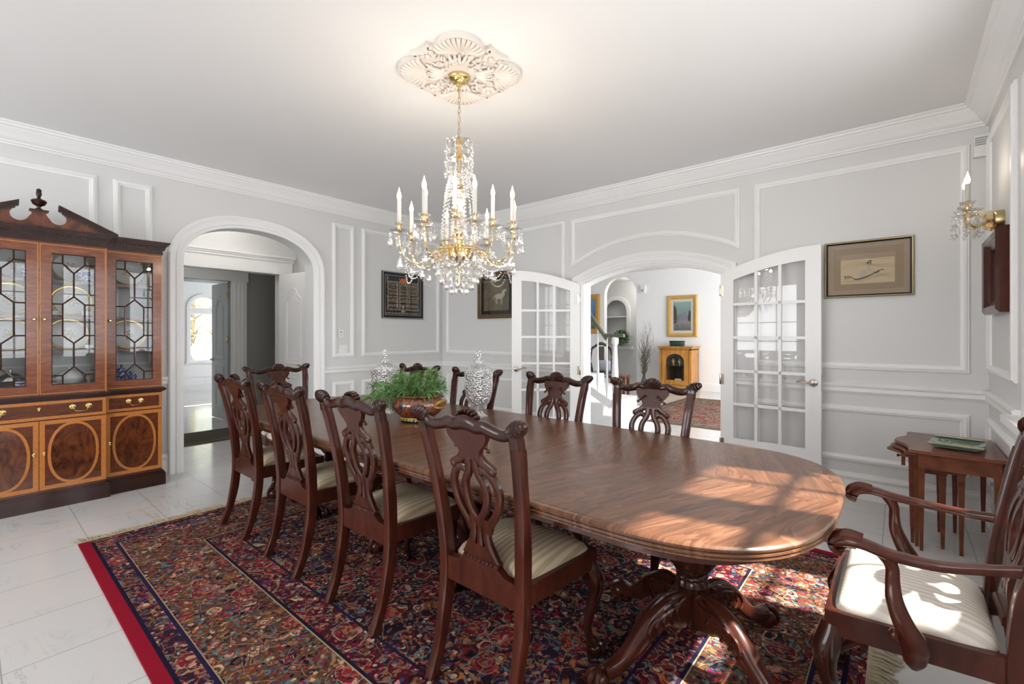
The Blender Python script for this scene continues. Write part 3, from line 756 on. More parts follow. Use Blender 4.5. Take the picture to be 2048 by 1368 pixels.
def pedestal(x, rot):
    p = bpy.data.objects.new('pedestal', None); COL.objects.link(p); p.parent = tb; p.location = (x, 0, 0)
    bm = bmesh.new()
    lathe(bm, [(.14, .655), (.12, .64), (.06, .615), (.05, .58), (.055, .54), (.080, .51), (.098, .475), (.100, .44), (.090, .40), (.064, .362), (.050, .355), (.058, .350), (.062, .340), (.056, .330), (.062, .322), (.064, .305), (.052, .298), (.048, .28), (.048, .15), (.044, .13), (1e-7, .125)], n=48, rib=.04, ribn=16)
    box(bm, -.30, .30, -.25, .25, .645, .665, bev=.004); box(bm, -.55, .55, -.04, .04, .62, .65)
    obj('column', bm, DMAH, p)
    for k in range(4):
        a = rot + k * PI / 2; bm = bmesh.new(); ca, sa = math.cos(a), math.sin(a)
        P = [(.030, .205, .075, .030), (.08, .212, .075, .034), (.14, .222, .062, .038), (.20, .205, .050, .038), (.255, .165, .042, .035), (.31, .118, .035, .031), (.36, .085, .030, .028), (.41, .070, .030, .028), (.445, .066, .032, .030)]
        ref = (-sa, ca, 0)
        Q = cr(P, 5); sweep(bm, [(q[0] * ca, q[0] * sa, q[1]) for q in Q], [(q[2], q[3]) for q in Q], ref=ref, n=12, sq=2.6)
        claw(bm, (.465 * ca, .465 * sa, 0), .040, a)
        # acanthus strands carved over the knee
        for j in range(-3, 4):
            o = j * .012
            C = [(.04, .280, .4), (.09, .287, 1.0), (.145, .284, 1.25), (.205, .256, 1.0), (.265, .202, .5)]
            CC = [(x_ * ca - sa * o * w_, x_ * sa + ca * o * w_, z_ - abs(j) * .0105, .0065) for x_, z_, w_ in C]
            csweep(bm, CC, 5, n=5)
        for sd in (-1, 1):
            for j in range(5):
                o = .036 * sd; x0 = .075 + .035 * j; z0 = .240 - .012 * j
                C = [(x0, z0 + .035), (x0 + .03, z0 + .02), (x0 + .045, z0 - .015), (x0 + .03, z0 - .04)]
                csweep(bm, [(x_ * ca - sa * o, x_ * sa + ca * o, z_, .007) for x_, z_ in C], 4, n=5)
        lg = obj('leg', bm, MAH, p)
for x in (1.455, 0.0, -1.455): pedestal(x, math.radians(-25 if x > 0 else 45))

# ================================================================== CHAIRS
def yb(z):   # line of the back, seen from the side
    P = [(-.1, 0), (0, 0), (.1, .040), (.22, .070), (.34, .086), (.46, .088), (.60, .078), (.75, .056), (.9, .026), (1.0, .0), (1.1, -.03)]
    for (a, p), (b, q) in zip(P, P[1:]):
        if z <= b: return p + (q - p) * (z - a) / (b - a)
    return P[-1][1]
def seatmat(name, c1, c2, w):
    m = mat(name, c1, .75); t = NT(m); c = t.n('TexCoord'); sp = t.n('SeparateXYZ'); t.l(c.outputs['Object'], sp.inputs[0])
    s = t.math('SINE', t.math('MULTIPLY', sp.outputs[0], w)); s2 = t.math('SINE', t.math('MULTIPLY', sp.outputs[0], w * 3.1))
    f = t.math('ADD', t.math('MULTIPLY', s, .4), t.math('MULTIPLY', s2, .12)); f = t.math('ADD', f, .5)
    t.l(t.ramp(f, [(.25, c2), (.5, tuple((a + b) / 2 for a, b in zip(c1, c2))), (.75, c1)]), t.b.inputs['Base Color'])
    t.b.inputs['Specular IOR Level'].default_value = .15; return m
SEAT = seatmat('striped_seat_silk', (.70, .57, .41), (.50, .39, .26), 2 * PI / .024)
SEATA = seatmat('pale_striped_seat_silk', (.72, .66, .59), (.58, .52, .45), 2 * PI / .022)

def strap(bm, P, w=.011, th=.010, k=6):
    """fretwork strap; P: (x, z[, w])"""
    Q = cr([(p[0], p[1], p[2] if len(p) > 2 else w) for p in P], k)
    sweep(bm, [(q[0], yb(q[1]), q[1]) for q in Q], [(q[2] * 1.22, th) for q in Q], ref=(0, 1, 0), n=8, sq=9)
def cabriole(bm, x, y, s, z0=.405, foot=True, fwd=1):
    """front leg at corner x,y ; s = side sign"""
    dx, dy = s * .7, .7
    P = [(0.0, z0, .030, .030), (.006, z0 - .035, .036, .036), (.026, z0 - .085, .036, .036), (.026, z0 - .14, .029, .029), (.006, z0 - .215, .021, .021), (-.006, z0 - .275, .017, .017), (.0, .085, .018, .018), (.018, .062, .024, .022), (.026, .052, .026, .022)]
    Q = cr(P, 5)
    sweep(bm, [(x + dx * q[0], y + dy * q[0], q[1]) for q in Q], [(q[2], q[3]) for q in Q], ref=(dx, dy, 0), n=12, sq=2.4)
    claw(bm, (x + dx * .030, y + dy * .030, 0), .030, math.atan2(dy, dx))
    for j in range(-2, 3):      # carved shell strands on the knee
        a = math.atan2(dy, dx) + j * .38
        C = [(.034, z0 - .02), (.05, z0 - .05), (.064, z0 - .09), (.056, z0 - .13), (.040, z0 - .17)]
        csweep(bm, [(x - dx * .008 + r * math.cos(a), y - dy * .008 + r * math.sin(a), z, .0055) for r, z in C], 4, n=5)
    # scrolled ears where the knee meets the rails
    for ax, ay in ((-s, 0), (0, -1)):
        C = [(.028, z0 - .075), (.05, z0 - .055), (.075, z0 - .035), (.088, z0 - .05), (.078, z0 - .065)]
        csweep(bm, [(x + ax * q + dx * .01, y + ay * q + dy * .01, z, .011) for q, z in C], 4, n=6)
def side_chair(name, wb=.192, wf=.245, wear=.262, depth=.50, seatm=SEAT, arms=False, z=.0):
    t = empty(name)
    zs = .405      # rail underside top of leg
    for s in (-1, 1):      # rear legs run up into the back stiles
        bm = bmesh.new(); P = []
        for zz, x in ((0, wb), (.1, wb + .001), (.22, wb + .003), (.34, wb + .004), (.46, wb + .004), (.60, wb + .012), (.75, wb + .024), (.9, wb + .036), (.985, wb + .043)):
            P.append((s * x, yb(zz), zz, .0215 if zz > .3 else .019, .024 if .2 < zz < .7 else .019))
        Q = cr(P, 5); sweep(bm, [q[:3] for q in Q], [(q[3], q[4]) for q in Q], ref=(0, 1, 0), n=12, sq=12)
        for xo in (-.007, .007):      # fluting on the front face
            sweep(bm, [(s * (wb + .014 + .12 * (zz - .62)) + xo, yb(zz) + .0185, zz) for zz in (.52, .6, .7, .8, .9, .95)], [(.003, .004)] * 6, ref=(0, 1, 0), n=5)
        obj('leg', bm, MAHR, t, ang=50)
    for s in (-1, 1):
        bm = bmesh.new(); cabriole(bm, s * (wf - .03), depth, s); obj('leg', bm, DMAH, t)
    # crest rail with scrolled ears and centre shell
    bm = bmesh.new()
    zc = 1.0
    P = [(-wear + .035, 1.018, .020), (-.205, .998, .020), (-.17, .992, .022), (-.125, 1.000, .023), (-.09, 1.010, .024), (-.055, 1.006, .025), (-.03, 1.014, .027), (0, 1.018, .028)]
    P = P + [(-a, b, c) for a, b, c in P[-2::-1]]
    Q = cr(P, 5); sweep(bm, [(q[0], yb(q[1]) + .0, q[1]) for q in Q], [(q[2], .0165) for q in Q], ref=(0, 1, 0), n=12, sq=2.3)
    for s in (-1, 1):
        E = []
        for i in range(33):
            f = i / 32; E.append((s * (wear - .048 + .060 * f), yb(1.0) - .010 * f, 1.010 + .026 * f, (.0205 + .0075 * math.sin(PI * f)) * (1 + .13 * math.cos(f * 2 * PI * 4.5))))
        sweep(bm, [e[:3] for e in E], [e[3] for e in E], n=12)
        ball(bm, (s * (wear + .011), yb(1.0) - .010, 1.036), .0185, 12, 8)
        sweep(bm, [(s * (wb + .043), yb(.97), .955), (s * (wb + .045), yb(1.0), 1.01)], [(.022, .019)] * 2, ref=(0, 1, 0), n=10, sq=5)
        for j in range(3):      # ribbon carving
            C = [(s * (.08 + .045 * j), 1.018 - .008 * j), (s * (.10 + .045 * j), 1.006 - .006 * j), (s * (.125 + .045 * j), .992 + .0 * j)]
            csweep(bm, [(a, yb(b) + .019, b, .0055) for a, b in C], 4, n=5)
    for j in range(-4, 5):      # shell
        a = PI / 2 + j * .30
        csweep(bm, [(.008 * math.cos(a), yb(1) + .021, 1.0 + .008 * math.sin(a), .004), (.034 * math.cos(a), yb(1) + .027, 1.0 + .034 * math.sin(a), .0065), (.058 * math.cos(a), yb(1) + .019, 1.003 + .056 * math.sin(a), .008), (.060 * math.cos(a), yb(1) - .008, 1.003 + .057 * math.sin(a), .005)], 4, n=6)
    obj('crest_rail', bm, DMAH, t, ang=50)
    # splat
    bm = bmesh.new(); fs = lambda u, v, h: (u, yb(v) + h, v)
    blk = [(-.088, 1.0), (-.084, .965), (-.070, .940), (-.052, .925), (-.045, .905), (-.040, .880), (.040, .880), (.045, .905), (.052, .925), (.070, .940), (.084, .965), (.088, 1.0)]
    prism(bm, blk, fs, -.011, .011)
    for s in (-1, 1):
        strap(bm, [(s * .030, .895, .014), (s * .050, .872, .013), (s * .074, .858, .012), (s * .086, .845, .014)])
        ball(bm, (s * .084, yb(.85), .846), .0165, 10, 6, sc=(1, .8, 1))
        strap(bm, [(s * .020, .890, .012), (s * .014, .862, .011), (s * .022, .825, .011), (s * .040, .790, .0105), (s * .046, .745, .0105), (s * .036, .695, .0105), (s * .014, .655, .011), (-s * .008, .625, .011)])
        strap(bm, [(s * .034, .838, .012), (s * .056, .842, .011), (s * .082, .818, .0105), (s * .098, .775, .0105), (s * .094, .725, .0105), (s * .074, .675, .0105), (s * .046, .632, .011), (s * .034, .60, .012)])
        ball(bm, (s * .034, yb(.836), .834), .014, 8, 6, sc=(1, .8, 1))
        strap(bm, [(s * .030, .655, .012), (s * .027, .61, .011), (s * .032, .565, .012), (s * .050, .52, .014), (s * .066, .492, .014)])
    strap(bm, [(0, .655, .010), (0, .60, .008), (0, .55, .010), (0, .50, .014)])
    prism(bm, [(-.038, .548), (.038, .548), (.055, .517), (.080, .485), (-.080, .485), (-.055, .517)], fs, -.010, .010)
    prism(bm, [(-.026, .655), (.026, .655), (.030, .632), (-.030, .632)], fs, -.0098, .0098)
    for s in (-1, 1):      # acanthus touches
        for j in range(4): ball(bm, (s * (.035 + .012 * j), yb(.93) + .012, .955 - .012 * j), .009, 6, 4)
    for v in bm.verts: v.co.x *= 1.17
    obj('splat', bm, MAH, t, ang=50)
    # seat frame
    bm = bmesh.new(); zr0, zr1 = .385, .450
    x0, x1, y0, y1 = wb, wf, yb(.42), depth + .02
    def bar(p, q, th, za, zb_): 
        p = Vector(p); q = Vector(q); d = (q - p).normalized(); n_ = Vector((-d.y, d.x)) * th / 2
        prism(bm, [tuple(p - n_), tuple(q - n_), tuple(q + n_), tuple(p + n_)], lambda u, v, h: (u, v, h), za, zb_)
    prism(bm, [(-x0 - .013, y0), (-x0 + .013, y0), (-x1 + .028, y1 - .028), (x1 - .028, y1 - .028), (x0 - .013, y0), (x0 + .013, y0), (x1, y1 - .004), (x1 - .006, y1), (-x1 + .006, y1), (-x1, y1 - .004)], lambda u, v, h: (u, v, h), zr0 - .01, zr1)
    prism(bm, [(-x0, .365), (x0, .365), (x0, .455), (.12, .462), (.085, .485), (-.085, .485), (-.12, .462), (-x0, .455)], lambda u, v, h: (u, yb(.42) + h, v), -.016, .014)
    sweep(bm, [(-.088, yb(.46) + .003, .487), (.088, yb(.46) + .003, .487)], [(.014, .018)] * 2, ref=(0, 0, 1), n=8, sq=3)
    for i in range(9): ball(bm, (-.08 + .02 * i, yb(.47) - .013, .489), .0095, 6, 4)
    obj('seat_frame', bm, MAHR, t, ang=40)
    # cushion
    bm = bmesh.new(); N = 18; G = []
    for i in range(N + 1):
        row = []
        for j in range(N + 1):
            u = -1 + 2 * i / N; v = -1 + 2 * j / N
            us = math.copysign(abs(u) ** .8, u); vs = math.copysign(abs(v) ** .8, v)
            y = (y0 + .030) + (y1 - .022 - y0 - .030) * (vs + 1) / 2
            hw = (x0 - .006) + (x1 - .016 - x0 + .006) * (vs + 1) / 2
            rc = 1 - .06 * (abs(u) * abs(v)) ** 6
            h = (1 - abs(us) ** 5) * (1 - abs(vs) ** 5)
            row.append(bm.verts.new((us * hw * rc, y + (0 if abs(v) < 1 else -math.copysign(.008, v) * (abs(u) ** 6)), .455 + (.056 if arms else .042) * h ** .5 + .018 * (1 - us * us) * (1 - vs * vs))))
        G.append(row)
    for i in range(N):
        for j in range(N): bm.faces.new((G[i][j], G[i + 1][j], G[i + 1][j + 1], G[i][j + 1]))
    edge = [G[i][0] for i in range(N + 1)] + [G[N][j] for j in range(1, N + 1)] + [G[i][N] for i in range(N - 1, -1, -1)] + [G[0][j] for j in range(N - 1, 0, -1)]
    lo = [bm.verts.new((v.co.x * .99, v.co.y, .445)) for v in edge]
    for i in range(len(edge)): bm.faces.new((edge[i], edge[(i + 1) % len(edge)], lo[(i + 1) % len(edge)], lo[i]))
    bm.faces.new(lo)
    obj('seat', bm, seatm, t, ang=70)
    if arms:
        for s in (-1, 1):
            bm = bmesh.new()
            P = [(s * (wb + .018), yb(.69) + .005, .700, .015, .018), (s * (wb + .045), .15, .692, .017, .014), (s * (wf + .028), .25, .686, .020, .014), (s * (wf + .040), .35, .690, .025, .015), (s * (wf + .036), .42, .703, .025, .016), (s * (wf + .028), .468, .698, .027, .019), (s * (wf + .022), .485, .675, .026, .016), (s * (wf + .020), .472, .660, .022, .012)]
            csweep(bm, P, 5, ref=(0, 0, 1), n=12, sq=2.6)
            for j in range(4):
                xo = s * (wf + .024) + (j - 1.5) * .015
                csweep(bm, [(xo, .42, .715, .007), (xo, .462, .717, .0095), (xo, .495, .695, .010), (xo, .493, .668, .009), (xo, .47, .657, .006)], 4, n=6)
            P = [(s * (wf + .036), .372, .690, .018, .020), (s * (wf + .032), .352, .655, .015, .017), (s * (wf + .034), .350, .610, .015, .018), (s * (wf + .044), .345, .560, .018, .022), (s * (wf + .050), .325, .505, .021, .026), (s * (wf + .040), .300, .455, .024, .030), (s * (wf + .018), .300, .420, .024, .030), (s * (wf + .008), .302, .385, .020, .026), (s * (wf + .004), .302, .362, .008, .010)]
            csweep(bm, P, 5, ref=(0, 1, 0), n=12, sq=2.3)
            ball(bm, (s * (wf + .02), .345, .452), .018, 8, 6)
            obj('armrest', bm, MAHR, t, ang=50)
    return t
ch = side_chair('dining_chair')
RX_ = [-1.20, -1.98, -2.72, -3.45]
near = ['carved dining chair nearest the camera, its back toward the viewer',
        'second dining chair from the camera in the near row, back toward the viewer',
        'third dining chair from the camera in the near row, back toward the viewer',
        'farthest dining chair of the near row, beside the arched doorway']
far = ['dining chair across the table in front of the open foyer doorway',
       'dining chair across the table in front of the left glazed door',
       'carved dining chair across the table half hidden behind the right crystal jar',
       'carved dining chair across the table hidden behind the pine greenery']
for i in range(4):
    o = ch if i == 0 else copy_tree(ch)
    place(o, (RX_[i] + (.0, .0, .0, -.0)[i], 1.165, .011), (.0, .012, -.01, .0)[i], near[i], 'side chairs along the dining table', 'chair')
FXX = [-1.165, -1.88, -2.70, -3.45]
for i in range(4):
    o = copy_tree(ch); place(o, (FXX[i], 2.735, .011), PI + (.01, -.015, .0, .01)[i], far[i], 'side chairs along the dining table', 'chair')
ac = side_chair('armchair', wb=.215, wf=.275, wear=.285, depth=.50, seatm=SEATA, arms=True)
place(ac, (.335, 2.055, .011), PI / 2, 'carved armchair with a pale striped seat at the right end of the table', 'armchairs at the ends of the table', 'armchair')
ac2 = copy_tree(ac)
place(ac2, (-4.56, 1.93, .0), -PI / 2, 'carved armchair at the far left end of the table in front of the arched doorway', 'armchairs at the ends of the table', 'armchair')

# ================================================================== CHINA CABINET
CB = empty('china_cabinet', (-5.37, .36, 0), 0, 'mahogany breakfront china cabinet with glazed doors against the left wall', 'cabinet')
# local: +x out into the room, y along the wall, centre section y -.39...39, wings to +-.78
cx0, cx1, cw = .34, .29, .39      # front of centre section, of wings; half width of centre
def cpart(name, bm, m, parent=CB, **k): return obj(name, bm, m, parent, **k)
ff = lambda u, v, h: (cx0 + h, u, v)      # plane of centre front
fw = lambda u, v, h: (cx1 + h, u, v)
def stepped(bm, o, z0, z1, back=0.0, cwx=0.0):
    """breakfront plan outline grown by o"""
    P = [(back, -.78 - o), (cx1 + o, -.78 - o), (cx1 + o, -cw - o), (cx0 + o, -cw - o), (cx0 + o, cw + o), (cx1 + o, cw + o), (cx1 + o, .78 + o), (back, .78 + o)]
    prism(bm, P, lambda u, v, h: (u, v, h), z0, z1)
bm = bmesh.new(); stepped(bm, .022, 0, .105); stepped(bm, .016, .105, .118); stepped(bm, .008, .118, .13)
cpart('plinth', bm, DMAH, smooth=False)
bm = bmesh.new(); stepped(bm, -.003, .13, .835); cpart('lower_case', bm, CABL, smooth=False)
bm = bmesh.new(); stepped(bm, .006, .835, .842); stepped(bm, .020, .842, .852); stepped(bm, .026, .852, .866); stepped(bm, .016, .866, .874); cpart('waist_moulding', bm, DMAH, smooth=False)
# upper case: open shell with shelves
bm = bmesh.new()
box(bm, 0, .012, -.775, .775, .874, 2.06)
for s in (-1, 1):
    a, b = sorted((s * .78, s * .762)); box(bm, 0, cx1 - .002, a, b, .874, 2.06)
    a, b = sorted((s * (cw + .008), s * (cw - .008))); box(bm, 0, cx0 - .002, a, b, .874, 2.06)
stepped(bm, -.004, .874, .895); stepped(bm, -.004, 2.02, 2.06)
cpart('upper_case', bm, CABW, smooth=False)
SHZ = [1.215, 1.492, 1.775]
for z in SHZ:
    bm = bmesh.new(); box(bm, .012, cx0 - .06, -cw + .008, cw - .008, z - .018, z)
    box(bm, .012, cx1 - .05, cw + .008, .762, z - .018, z); box(bm, .012, cx1 - .05, -.762, -cw - .008, z - .018, z)
    cpart('shelf', bm, CABL, smooth=False)
bm = bmesh.new(); box(bm, .0125, .014, -.76, .76, .9, 2.02)
cpart('back_panel', bm, mat('cabinet_back', (.55, .58, .60), .5), smooth=False)
bm = bmesh.new()
stepped(bm, .004, 2.06, 2.10); stepped(bm, .016, 2.10, 2.112); stepped(bm, .030, 2.130, 2.142); stepped(bm, .040, 2.142, 2.155); stepped(bm, .052, 2.155, 2.168)
stepped(bm, .014, 2.112, 2.130)
def dent(f, u0, u1, z0, z1, o, w=.011):
    n = int((u1 - u0) / (w * 1.8))
    for i in range(n):
        u = u0 + (u1 - u0) * (i + .5) / n; prism(bm, rect(u - w / 2, u + w / 2, z0, z1), f, .01, o)
dent(ff, -cw - .02, cw + .02, 2.113, 2.129, .026); dent(fw, cw + .03, .80, 2.113, 2.129, .026); dent(fw, -.80, -cw - .03, 2.113, 2.129, .026)
for i in range(12): box(bm, .01 + i * .024, .022 + i * .024, .79, .806, 2.113, 2.129)
cpart('cornice', bm, DMAH, smooth=False)
# broken pediment
def ped(u): return 2.168 + (.455 - abs(u)) * .485
for s in (-1, 1):
    P = [(s * .455, 2.168), (s * .075, 2.168 + .012), (s * .055, 2.19), (s * .050, 2.215), (s * .045, 2.235)]
    # circular cut-out beside the plinth of the finial
    c0 = (.105, 2.245); pts = [(s * (c0[0] + .048 * math.cos(a)), c0[1] + .048 * math.sin(a)) for a in [math.radians(-155 + k * 21) for k in range(11)]]
    P = [(s * .455, 2.168), (0, 2.168), (0, 2.285), (s * .030, 2.285), (s * .045, 2.278), (s * .035, 2.268)] + pts + [(s * .118, 2.30), (s * .112, ped(.112) - .02)]
    bm = bmesh.new(); prism(bm, P, ff, -.02, .02); cpart('pediment', bm, FLAME, smooth=False)
    bm = bmesh.new()
    for o0, o1, dz0, dz1 in ((-.02, .052, -.004, .010), (-.02, .040, -.018, -.004), (-.02, .030, -.030, -.018)):
        prism(bm, [(s * .46, 2.168 + dz0), (s * .46, 2.168 + dz1), (s * .105, ped(.105) + dz1), (s * .105, ped(.105) + dz0)], ff, o0, o1)
    for i in range(16):
        u = .13 + .019 * i; z = ped(u) - .04
        prism(bm, rect(s * u - .005, s * u + .005, z - .004, z + .008), ff, .018, .028)
    cpart('raking_cornice', bm, DMAH, smooth=False)
bm = bmesh.new(); prism(bm, rect(-.052, .052, 2.285, 2.295), ff, -.04, .035)
lathe(bm, [(.020, 2.295), (.022, 2.303), (.010, 2.312), (.012, 2.322), (.036, 2.338), (.046, 2.362), (.040, 2.372), (.022, 2.378), (.012, 2.388), (.009, 2.394), (.014, 2.404), (.017, 2.42), (.014, 2.436), (.017, 2.44), (.012, 2.455), (1e-7, 2.462)], (cx0, 0, 0), 20)
cpart('finial', bm, DMAH)
def knob(parent, x, y, z):
    bm = bmesh.new(); lathe(bm, [(.006, 0), (.005, .010), (.011, .016), (.012, .022), (.007, .028), (1e-7, .029)], (x, y, z), 14, Matrix.Rotation(PI / 2, 3, 'Y')); return obj('knob', bm, BRASS, parent)
def key(parent, x, y, z):
    bm = bmesh.new(); lathe(bm, [(.010, 0), (.010, .003), (.006, .004), (.003, .012), (1e-7, .012)], (x, y, z), 12, Matrix.Rotation(PI / 2, 3, 'Y'))
    box(bm, x + .010, x + .013, y - .006, y + .006, z - .016, z - .004, bev=.001); return obj('keyhole', bm, BRASS, parent)
def pull(parent, x, y, z, hw=.05):
    bm = bmesh.new()
    for s in (-1, 1): lathe(bm, [(.019, 0), (.019, .002), (.014, .005), (.006, .007), (.006, .016), (1e-7, .018)], (x, y + s * hw, z), 16, Matrix.Rotation(PI / 2, 3, 'Y'))
    csweep(bm, [(x + .014, y - hw, z, .0035), (x + .02, y - hw * .86, z - .012, .0035), (x + .02, y - hw * .7, z - .030, .0035), (x + .022, y, z - .036, .0042), (x + .02, y + hw * .7, z - .030, .0035), (x + .02, y + hw * .86, z - .012, .0035), (x + .014, y + hw, z, .0035)], 4, n=6)
    return obj('handle', bm, BRASS, parent)
def frame_band(parent, f, u0, u1, z0, z1, w, h=.0015, m=INLAY, name='inlay_band'):
    bm = bmesh.new(); mould(bm, rect(u0, u1, z0, z1), f, [(0, -.001), (0, h), (w, h), (w, -.001)]); return obj(name, bm, m, parent, smooth=False)
def oval_door(f, u0, u1, keyu):
    z0, z1 = .150, .680
    bm = bmesh.new(); prism(bm, rect(u0 + .002, u1 - .002, z0, z1), f, -.004, .006); d = cpart('door', bm, CABL, smooth=False)
    f2 = lambda u, v, h: f(u, v, h + .006)
    frame_band(d, f2, u0 + .002, u1 - .002, z0, z1, .030)
    c = ((u0 + u1) / 2, (z0 + z1) / 2 + .0); a, b = (u1 - u0) / 2 - .064, .222
    def ell(k, n=48): return [(c[0] + (a + k) * math.copysign(abs(math.cos(2 * PI * i / n)) ** (2 / 2.2), math.cos(2 * PI * i / n)), c[1] + (b + k) * math.copysign(abs(math.sin(2 * PI * i / n)) ** (2 / 2.2), math.sin(2 * PI * i / n))) for i in range(n)]
    bm = bmesh.new(); prism(bm, ell(0), f2, -.001, .002); obj('oval_panel', bm, FLAME, d, smooth=False)
    bm = bmesh.new(); mould(bm, ell(.018), f2, [(0, -.001), (0, .002), (.018, .0025), (.018, -.001)]); obj('inlay_band', bm, INLAY, d, smooth=False)
    x, y, z = f(keyu, .43, .007); key(d, x, y, z)
def drawer(f, u0, u1, hu):
    bm = bmesh.new(); prism(bm, rect(u0 + .002, u1 - .002, .690, .828), f, -.004, .006); d = cpart('drawer', bm, CABL, smooth=False)
    f2 = lambda u, v, h: f(u, v, h + .006)
    frame_band(d, f2, u0 + .002, u1 - .002, .690, .828, .022)
    for u in hu: x, y, z = f(u, .772, .007); pull(d, x, y, z, .048 if len(hu) > 1 else .042)
    return d
drawer(fw, cw, .78, [(cw + .78) / 2]); drawer(fw, -.78, -cw, [-(cw + .78) / 2])
d = drawer(ff, -cw, cw, [-.235, .235]); x, y, z = ff(0, .775, .007); key(d, x, y, z)
oval_door(ff, 0, cw, .028); oval_door(ff, -cw, 0, -.028); oval_door(fw, cw, .78, cw + .03); oval_door(fw, -.78, -cw, -cw - .03)
def glass_door(f, u0, u1, ku):
    z0, z1 = .885, 2.045; st, rl = .066, .062
    d = bpy.data.objects.new('glazed_door', None); COL.objects.link(d); d.parent = CB
    bm = bmesh.new(); mould(bm, rect(u0 + .002, u1 - .002, z0, z1), f, [(0, -.012), (0, .006), (st, .006), (st, -.012)]); obj('frame', bm, CABW, d, smooth=False)
    f2 = lambda u, v, h: f(u, v, h + .006); frame_band(d, f2, u0 + .002, u1 - .002, z0, z1, .007)
    g0, g1, y0, y1 = u0 + st, u1 - st, z0 + st, z1 - st
    bm = bmesh.new(); prism(bm, rect(g0 - .003, g1 + .003, y0 - .003, y1 + .003), f, -.006, -.004); obj('glass', bm, CPANE, d, smooth=False)
    def q(u, v): return Vector(f(g0 + (g1 - g0) * u, y1 - (y1 - y0) * v, .0))
    SG = [((.25, 0), (.25, .075)), ((.75, 0), (.75, .075)), ((0, .075), (.25, .075)), ((.75, .075), (1, .075)), ((.25, .075), (.5, .145)), ((.75, .075), (.5, .145)), ((.5, .145), (.5, .325)),
          ((.5, .325), (.25, .385)), ((.5, .325), (.75, .385)), ((0, .385), (.25, .385)), ((.75, .385), (1, .385)), ((.25, .385), (.25, .625)), ((.75, .385), (.75, .625)),
          ((0, .625), (.25, .625)), ((.75, .625), (1, .625)), ((.25, .625), (.5, .685)), ((.75, .625), (.5, .685)), ((.5, .685), (.5, .865)), ((.5, .865), (.25, .93)), ((.5, .865), (.75, .93)),
          ((0, .93), (.25, .93)), ((.75, .93), (1, .93)), ((.25, .93), (.25, 1)), ((.75, .93), (.75, 1))]
    bm = bmesh.new()
    for a, b in SG: sweep(bm, [q(*a), q(*b)], [(.0055, .006)] * 2, ref=(1, 0, 0), n=6, sq=4)
    mould(bm, rect(g0, g1, y0, y1), f, [(-.002, -.01), (-.002, .004), (.007, .002), (.007, -.01)])
    obj('muntins', bm, DMAH, d, smooth=False)
    x, y, z = f(ku, 1.46, .006); knob(d, x, y, z)
glass_door(ff, 0, cw, .028); glass_door(ff, -cw, 0, -.028); glass_door(fw, cw, .78, cw + .03); glass_door(fw, -.78, -cw, -cw - .03)
bm = bmesh.new()
for s in (-1, 1): prism(bm, rect(s * cw - .004, s * cw + .004, .874, 2.06), fw, -.002, .05)
cpart('inlay_band', bm, INLAY, smooth=False)

# china on the shelves -----------------------------------------------------
CHINA = mat('white_china', (.78, .80, .82), .2); GOLD = mat('gold_rim', (.80, .58, .20), .25, .7)
BLUEW = mat('blue_white_china', (.5, .55, .7), .2)
_t = NT(BLUEW); _v = _t.coord((1, 1, 1)); _x = _t.n('TexVoronoi'); _x.inputs['Scale'].default_value = 70; _t.l(_v, _x.inputs['Vector']); _t.l(_t.ramp(_x.outputs['Distance'], [(.3, (.75, .78, .82)), (.45, (.05, .09, .28))]), _t.b.inputs['Base Color'])
ORN = mat('gilt_motif', (.55, .40, .14), .4, .3)
def cab(x, y, z): return (-5.37 + x, .36 + y, z)
def plate0(name):
    t = empty(name); bm = bmesh.new(); M = Matrix.Rotation(math.radians(80), 3, 'Y'); r = .128
    lathe(bm, [(1e-7, .004), (r * .6, .004), (r * .68, .010), (r * .93, .020), (r * .93, .015), (r * .66, .003), (r * .55, -.002), (1e-7, -.002)], (0, 0, r), 36, M); obj('plate_body', bm, CHINA, t)
    bm = bmesh.new(); lathe(bm, [(r * .88, .0185), (r * .94, .022), (r, .0235), (r, .019), (r * .93, .0150)], (0, 0, r), 36, M); obj('gold_rim', bm, GOLD, t)
    bm = bmesh.new()
    for k in range(14):
        a = k * 2.4; q = .010 * math.sqrt(k) * 1.1; c = M @ Vector((q * math.cos(a) * 1.1, q * math.sin(a), .006)); ball(bm, (c.x, c.y, c.z + r), .008, 6, 4, sc=(.5, 1, 1))
    obj('centre_motif', bm, ORN, t); return t
P0 = plate0('dinner_plate')
pls = [(.055, .21, 1.775, 'gold-rimmed white plate standing on the top shelf of the right centre cabinet door'),
       (.055, .21, 1.492, 'gold-rimmed white plate standing on the middle shelf behind the right centre cabinet door'),
       (.055, .19, 1.215, 'gold-rimmed white plate on the lower shelf behind the right centre cabinet door'),
       (.055, -.12, 1.775, 'gold-rimmed white plate on the top cabinet shelf at the left frame edge'),
       (.055, -.14, 1.492, 'gold-rimmed white plate on the middle cabinet shelf at the left frame edge'),
       (.055, -.14, 1.215, 'gold-rimmed white plate on the lower cabinet shelf at the left frame edge'),
       (.05, .58, 1.215, 'gold-rimmed white plate behind the right wing door of the cabinet, lower shelf'),
       (.05, .58, 1.775, 'gold-rimmed white plate behind the right wing door of the cabinet, top shelf')]
for i, (x, y, z, lb) in enumerate(pls):
    o = P0 if i == 0 else copy_tree(P0); place(o, cab(x, y, z), 0, lb, 'plates in the china cabinet', 'plate')
